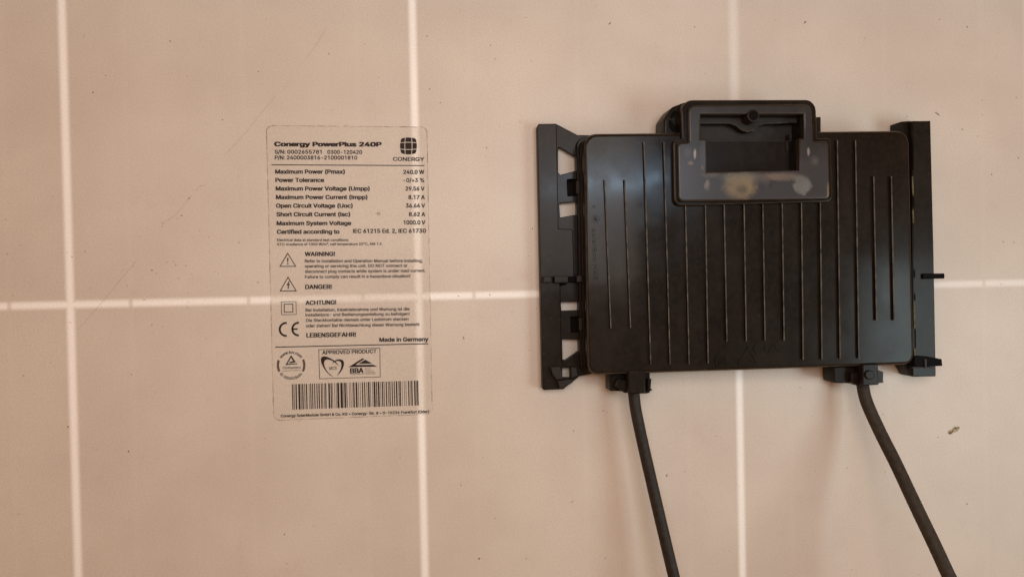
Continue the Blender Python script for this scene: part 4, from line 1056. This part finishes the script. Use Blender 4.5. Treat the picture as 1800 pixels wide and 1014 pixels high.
# rounded boss left of the tower, small tab right of it
boss = pslab([(1167, 240), (1168, 208), (1182, 188), (1204, 180), (1222, 180), (1222, 240)], 0.0003, 0.0150, [0, 16, 16, 6, 0, 0], 0.0010)
bo = link('side_boss', boss, MAT_PLASTIC2, box)
link('boss_slot_shade', join([pslab([(1176, 207), (1184, 195), (1189, 196), (1185, 206), (1181, 208)], 0.0148, 0.0152, 1), pslab([(1176, 211), (1180, 211), (1184, 220), (1193, 220), (1193, 232), (1182, 232), (1176, 224)], 0.0148, 0.0152, 1)]), MAT_DARK, bo)  # slots are flat dark pieces, their shade put into the colour
link('side_tab', pslab([(1430, 206), (1443, 206), (1443, 236), (1430, 236)], 0.0050, 0.0180, 0, 0.0003), MAT_PLASTIC2, box)

# left mounting bracket
hl = [
    [(981, 259), (985, 260), (1013, 277), (1014, 300), (985, 307.5), (981, 303)],
    [(983, 357.5), (1014, 354.5), (1015, 377), (984.5, 382.5)],
    [(986, 530.5), (1019, 530), (1018, 545), (986.5, 546)],
    [(988, 596), (1019, 597), (1021, 613), (994, 633), (989, 632)],
    [(988.5, 646.3), (1002, 646), (1002.8, 663), (989, 663)],
    [(997, 316), (1012.5, 315), (1012.5, 344), (998, 344.5)],
    [(1003, 557), (1017, 556.5), (1017.5, 583.5), (1004, 584.5)]]
plate = [(960, 219), (977, 217.5), (1015, 237.5), (1044, 238), (1050, 655), (1019, 661), (990, 684), (966, 685)]
br = link('mounting_bracket', pslab(plate, 0.0020, H_PLATE, [0, 1, 3, 0, 0, 3, 2, 0], 0.0003, hl), MAT_PLASTIC2, box)
rail = [(944.5, 222), (947, 218), (976.5, 217.5), (978.5, 219), (982, 402), (1007, 403), (1009.5, 490), (985, 497), (986.5, 600), (988, 640), (989, 663), (1001, 668), (990, 683.5), (956, 685.5), (954, 683)]
link('bracket_rail', pslab(rail, 0.0003, H_RAIL, [1, 1, 1, 1, 0, 3, 0, 0, 0, 0, 0, 0, 2, 2, 1], 0.0004), MAT_PLASTIC2, br)
for q in ([(994, 312), (1016, 311), (1016, 348), (994, 348)], [(1000, 553), (1021, 553), (1021, 588), (1000, 588)]):
    link('slot_shade', pslab(q, 0.0003, 0.0012), MAT_DARK, br)  # dark patch added under each slot to paint its shade
for q in ([(1012.5, 318), (1021, 317), (1021.5, 340), (1013, 341)], [(1017.5, 559), (1026, 558.5), (1026.5, 580), (1018, 581)]):
    link('latch', pslab(q, 0.0020, 0.0075, 0, 0.0003), MAT_SHELF, br)
for q, hh, m in (([(955, 486), (970, 486), (970, 496.5), (955, 497)], 0.0095, MAT_PLASTIC2), ([(974, 485.5), (999, 485), (999.5, 497), (974.5, 497.5)], 0.0105, MAT_PLASTIC2),
                 ([(1014, 484.5), (1024, 484.5), (1024.5, 495.5), (1014, 496.5)], 0.0115, MAT_SHELF), ([(985, 497.8), (998, 497.6), (995, 500.5), (985.5, 502.5)], 0.0080, MAT_DARK),
                 ([(998.9, 486), (1014.2, 485.5), (1014.2, 496), (998.9, 496.5)], 0.0082, MAT_DARK)):  # dark pieces paint in the shade of the notch and gap
    link('bracket_clip_and_gap_shade', pslab(q, 0.0050, hh, 0.8, 0.0003), m, br)
link('corner_lug', join([pslab([(967, 645), (985, 644), (988.6, 655), (988.8, 666), (979, 668), (972, 660)], H_RAIL - 0.0005, 0.0085, 1, 0.0004),
                         pslab([(1003, 644), (1014, 646), (1015.5, 660), (1004, 666)], 0.0030, 0.0080, 1, 0.0004),
                         pslab([(979, 669), (1006, 666), (1007, 672), (990, 683), (984, 683)], 0.0030, 0.0078, 1, 0.0004)]), MAT_SHELF, br)

# right mounting bracket
rr = link('mounting_bracket', join([pslab([(1585, 214), (1596, 213), (1604, 213), (1608, 213), (1635.5, 213), (1641, 440), (1645.5, 661), (1603, 662), (1597, 652), (1590, 640)], 0.0003, 0.0100, [0, 2, 0, 0, 2, 0, 2, 4, 2, 0], 0.0005),
                                    pslab([(1604, 213), (1636, 212.5), (1641.5, 440), (1645.5, 661.5), (1604, 662)], 0.0090, 0.0135, [1, 1, 0, 2, 3], 0.0005)]), MAT_PLASTIC2, box)
for q, hh in (([(1622, 481), (1660, 480.5), (1661, 484), (1660.5, 489.5), (1622, 490.5)], 0.0145), ([(1606, 625), (1634, 627), (1656, 631), (1657, 643), (1632, 644), (1608, 645)], 0.0155)):
    link('bracket_pin', pslab(q, 0.0090, hh, 0.8, 0.0004), MAT_DARK, rr)
link('pin_rib', join([pslab([(1625, 631), (1629, 631.5), (1629, 646), (1626, 646)], 0.0130, 0.0160, 0.5), pslab([(1604, 644.5), (1640, 645), (1640, 647), (1604, 647)], 0.0130, 0.0150, 0.5)]), MAT_SHELF, rr)
for a, b in ((252, 300), (345, 366), (474, 488), (516, 528), (578, 612)):
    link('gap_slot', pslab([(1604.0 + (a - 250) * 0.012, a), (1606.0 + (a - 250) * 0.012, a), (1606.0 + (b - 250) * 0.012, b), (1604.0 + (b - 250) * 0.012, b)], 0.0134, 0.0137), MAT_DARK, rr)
for a, b in ((310, 344), (368, 392), (532, 576), (614, 626)):
    link('moss', pslab([(1602.4 + (a - 250) * 0.012, a), (1604.4 + (a - 250) * 0.012, a), (1605.4 + (b - 250) * 0.012, b), (1603.0 + (b - 250) * 0.012, b)], 0.0134, 0.0138), MAT_MOSS, rr)


# cable clamps under the box
def clamp(dx, wing, block, tab, circle=None):
    b = link('cable_clamp', pslab(block, 0.0040, 0.0212, 1.2, 0.0005), MAT_PLASTIC2, box)
    link('clamp_wing', join([pslab(w_, a_, h_, 1.5, 0.0005) for w_, a_, h_ in wing]), MAT_PLASTIC2, b)
    link('clamp_tab', join([pslab(w_, a_, h_, 0.8, 0.0003) for w_, a_, h_ in tab]), MAT_PLASTIC2, b)
    if circle:
        cx, cy, r = circle
        link('clamp_button', pslab([(cx + r * math.cos(t * math.pi / 10), cy + r * math.sin(t * math.pi / 10)) for t in range(20)], 0.0205, 0.0220, 0, 0.0004), MAT_PLASTIC2, b)
    return b


clamp(0, [([(1072, 655), (1090, 655), (1103, 660), (1103, 688), (1089, 687.5), (1072, 687)], 0.0030, 0.0125),
          ([(1086, 665), (1102.5, 668), (1102.5, 691), (1097, 690), (1088, 683), (1080, 678)], 0.0110, 0.0165)],
      [(1104.5, 651.5), (1134, 651), (1134.5, 691.5), (1105, 692.5)],
      [([(1130, 655), (1142.5, 655), (1142.5, 690), (1137, 691.5), (1130, 691.5)], 0.0050, 0.0120), ([(1138, 665), (1145.5, 666), (1145, 669), (1144, 683), (1147, 684), (1145, 687), (1138, 688)], 0.0080, 0.0140)])
clamp(1, [([(1465.5, 645), (1512, 642), (1513, 676), (1497, 673.5), (1467, 673)], 0.0030, 0.0140),
          ([(1496, 655), (1513, 654), (1513, 678), (1505, 677), (1497, 672)], 0.0110, 0.0170)],
      [(1516, 640), (1543.5, 639), (1545, 676), (1516.5, 678)],
      [([(1540, 649), (1553, 653.5), (1552.5, 669), (1554, 672), (1540, 674)], 0.0070, 0.0140)], (1529.5, 659, 8.5))


# ------------------------------------------------------------------ the cables
def cable(pts, r, mat, label):
    me = tube([(P(a, b, h)[0], -h, P(a, b, h)[1]) for a, b, h in pts], r)
    top = Vector((P(pts[0][0], pts[0][1], pts[0][2])[0], -pts[0][2], P(pts[0][0], pts[0][1], pts[0][2])[1]))
    for v in me.vertices:
        v.co -= top
    o = link('cable', me, mat, None, 60)
    o.location = top
    return tag(o, label, 'cable', 'cables leaving the junction box')


cable([(1113, 672, 0.0115), (1114, 690, 0.0115), (1118, 722, 0.012), (1129, 775, 0.013), (1142, 832, 0.0145), (1159, 905, 0.017), (1185, 1014, 0.021), (1215, 1130, 0.027), (1250, 1260, 0.035)],
      0.00275, MAT_CABLE, 'black cable dropping almost straight from the left clamp below the junction box')
cable([(1515, 660, 0.0110), (1517, 680, 0.0115), (1524, 708, 0.0135), (1545, 755, 0.018), (1575, 815, 0.026), (1608, 885, 0.036), (1644, 960, 0.046), (1669, 1014, 0.052), (1720, 1120, 0.062), (1790, 1260, 0.075)],
      0.00292, MAT_CABLE2, 'dusty black cable slanting to the lower right from the right clamp of the box')

# chip of debris stuck on the label
ch = flat([blot(665, 376.5, 2.2, 1.3, 0.8, 9, 0.5), blot(667.5, 374.5, 1.2, 1.2, 0.2, 7, 0.4)], 0.0003)
link('debris', ch, MAT_MUD, rating, 0)
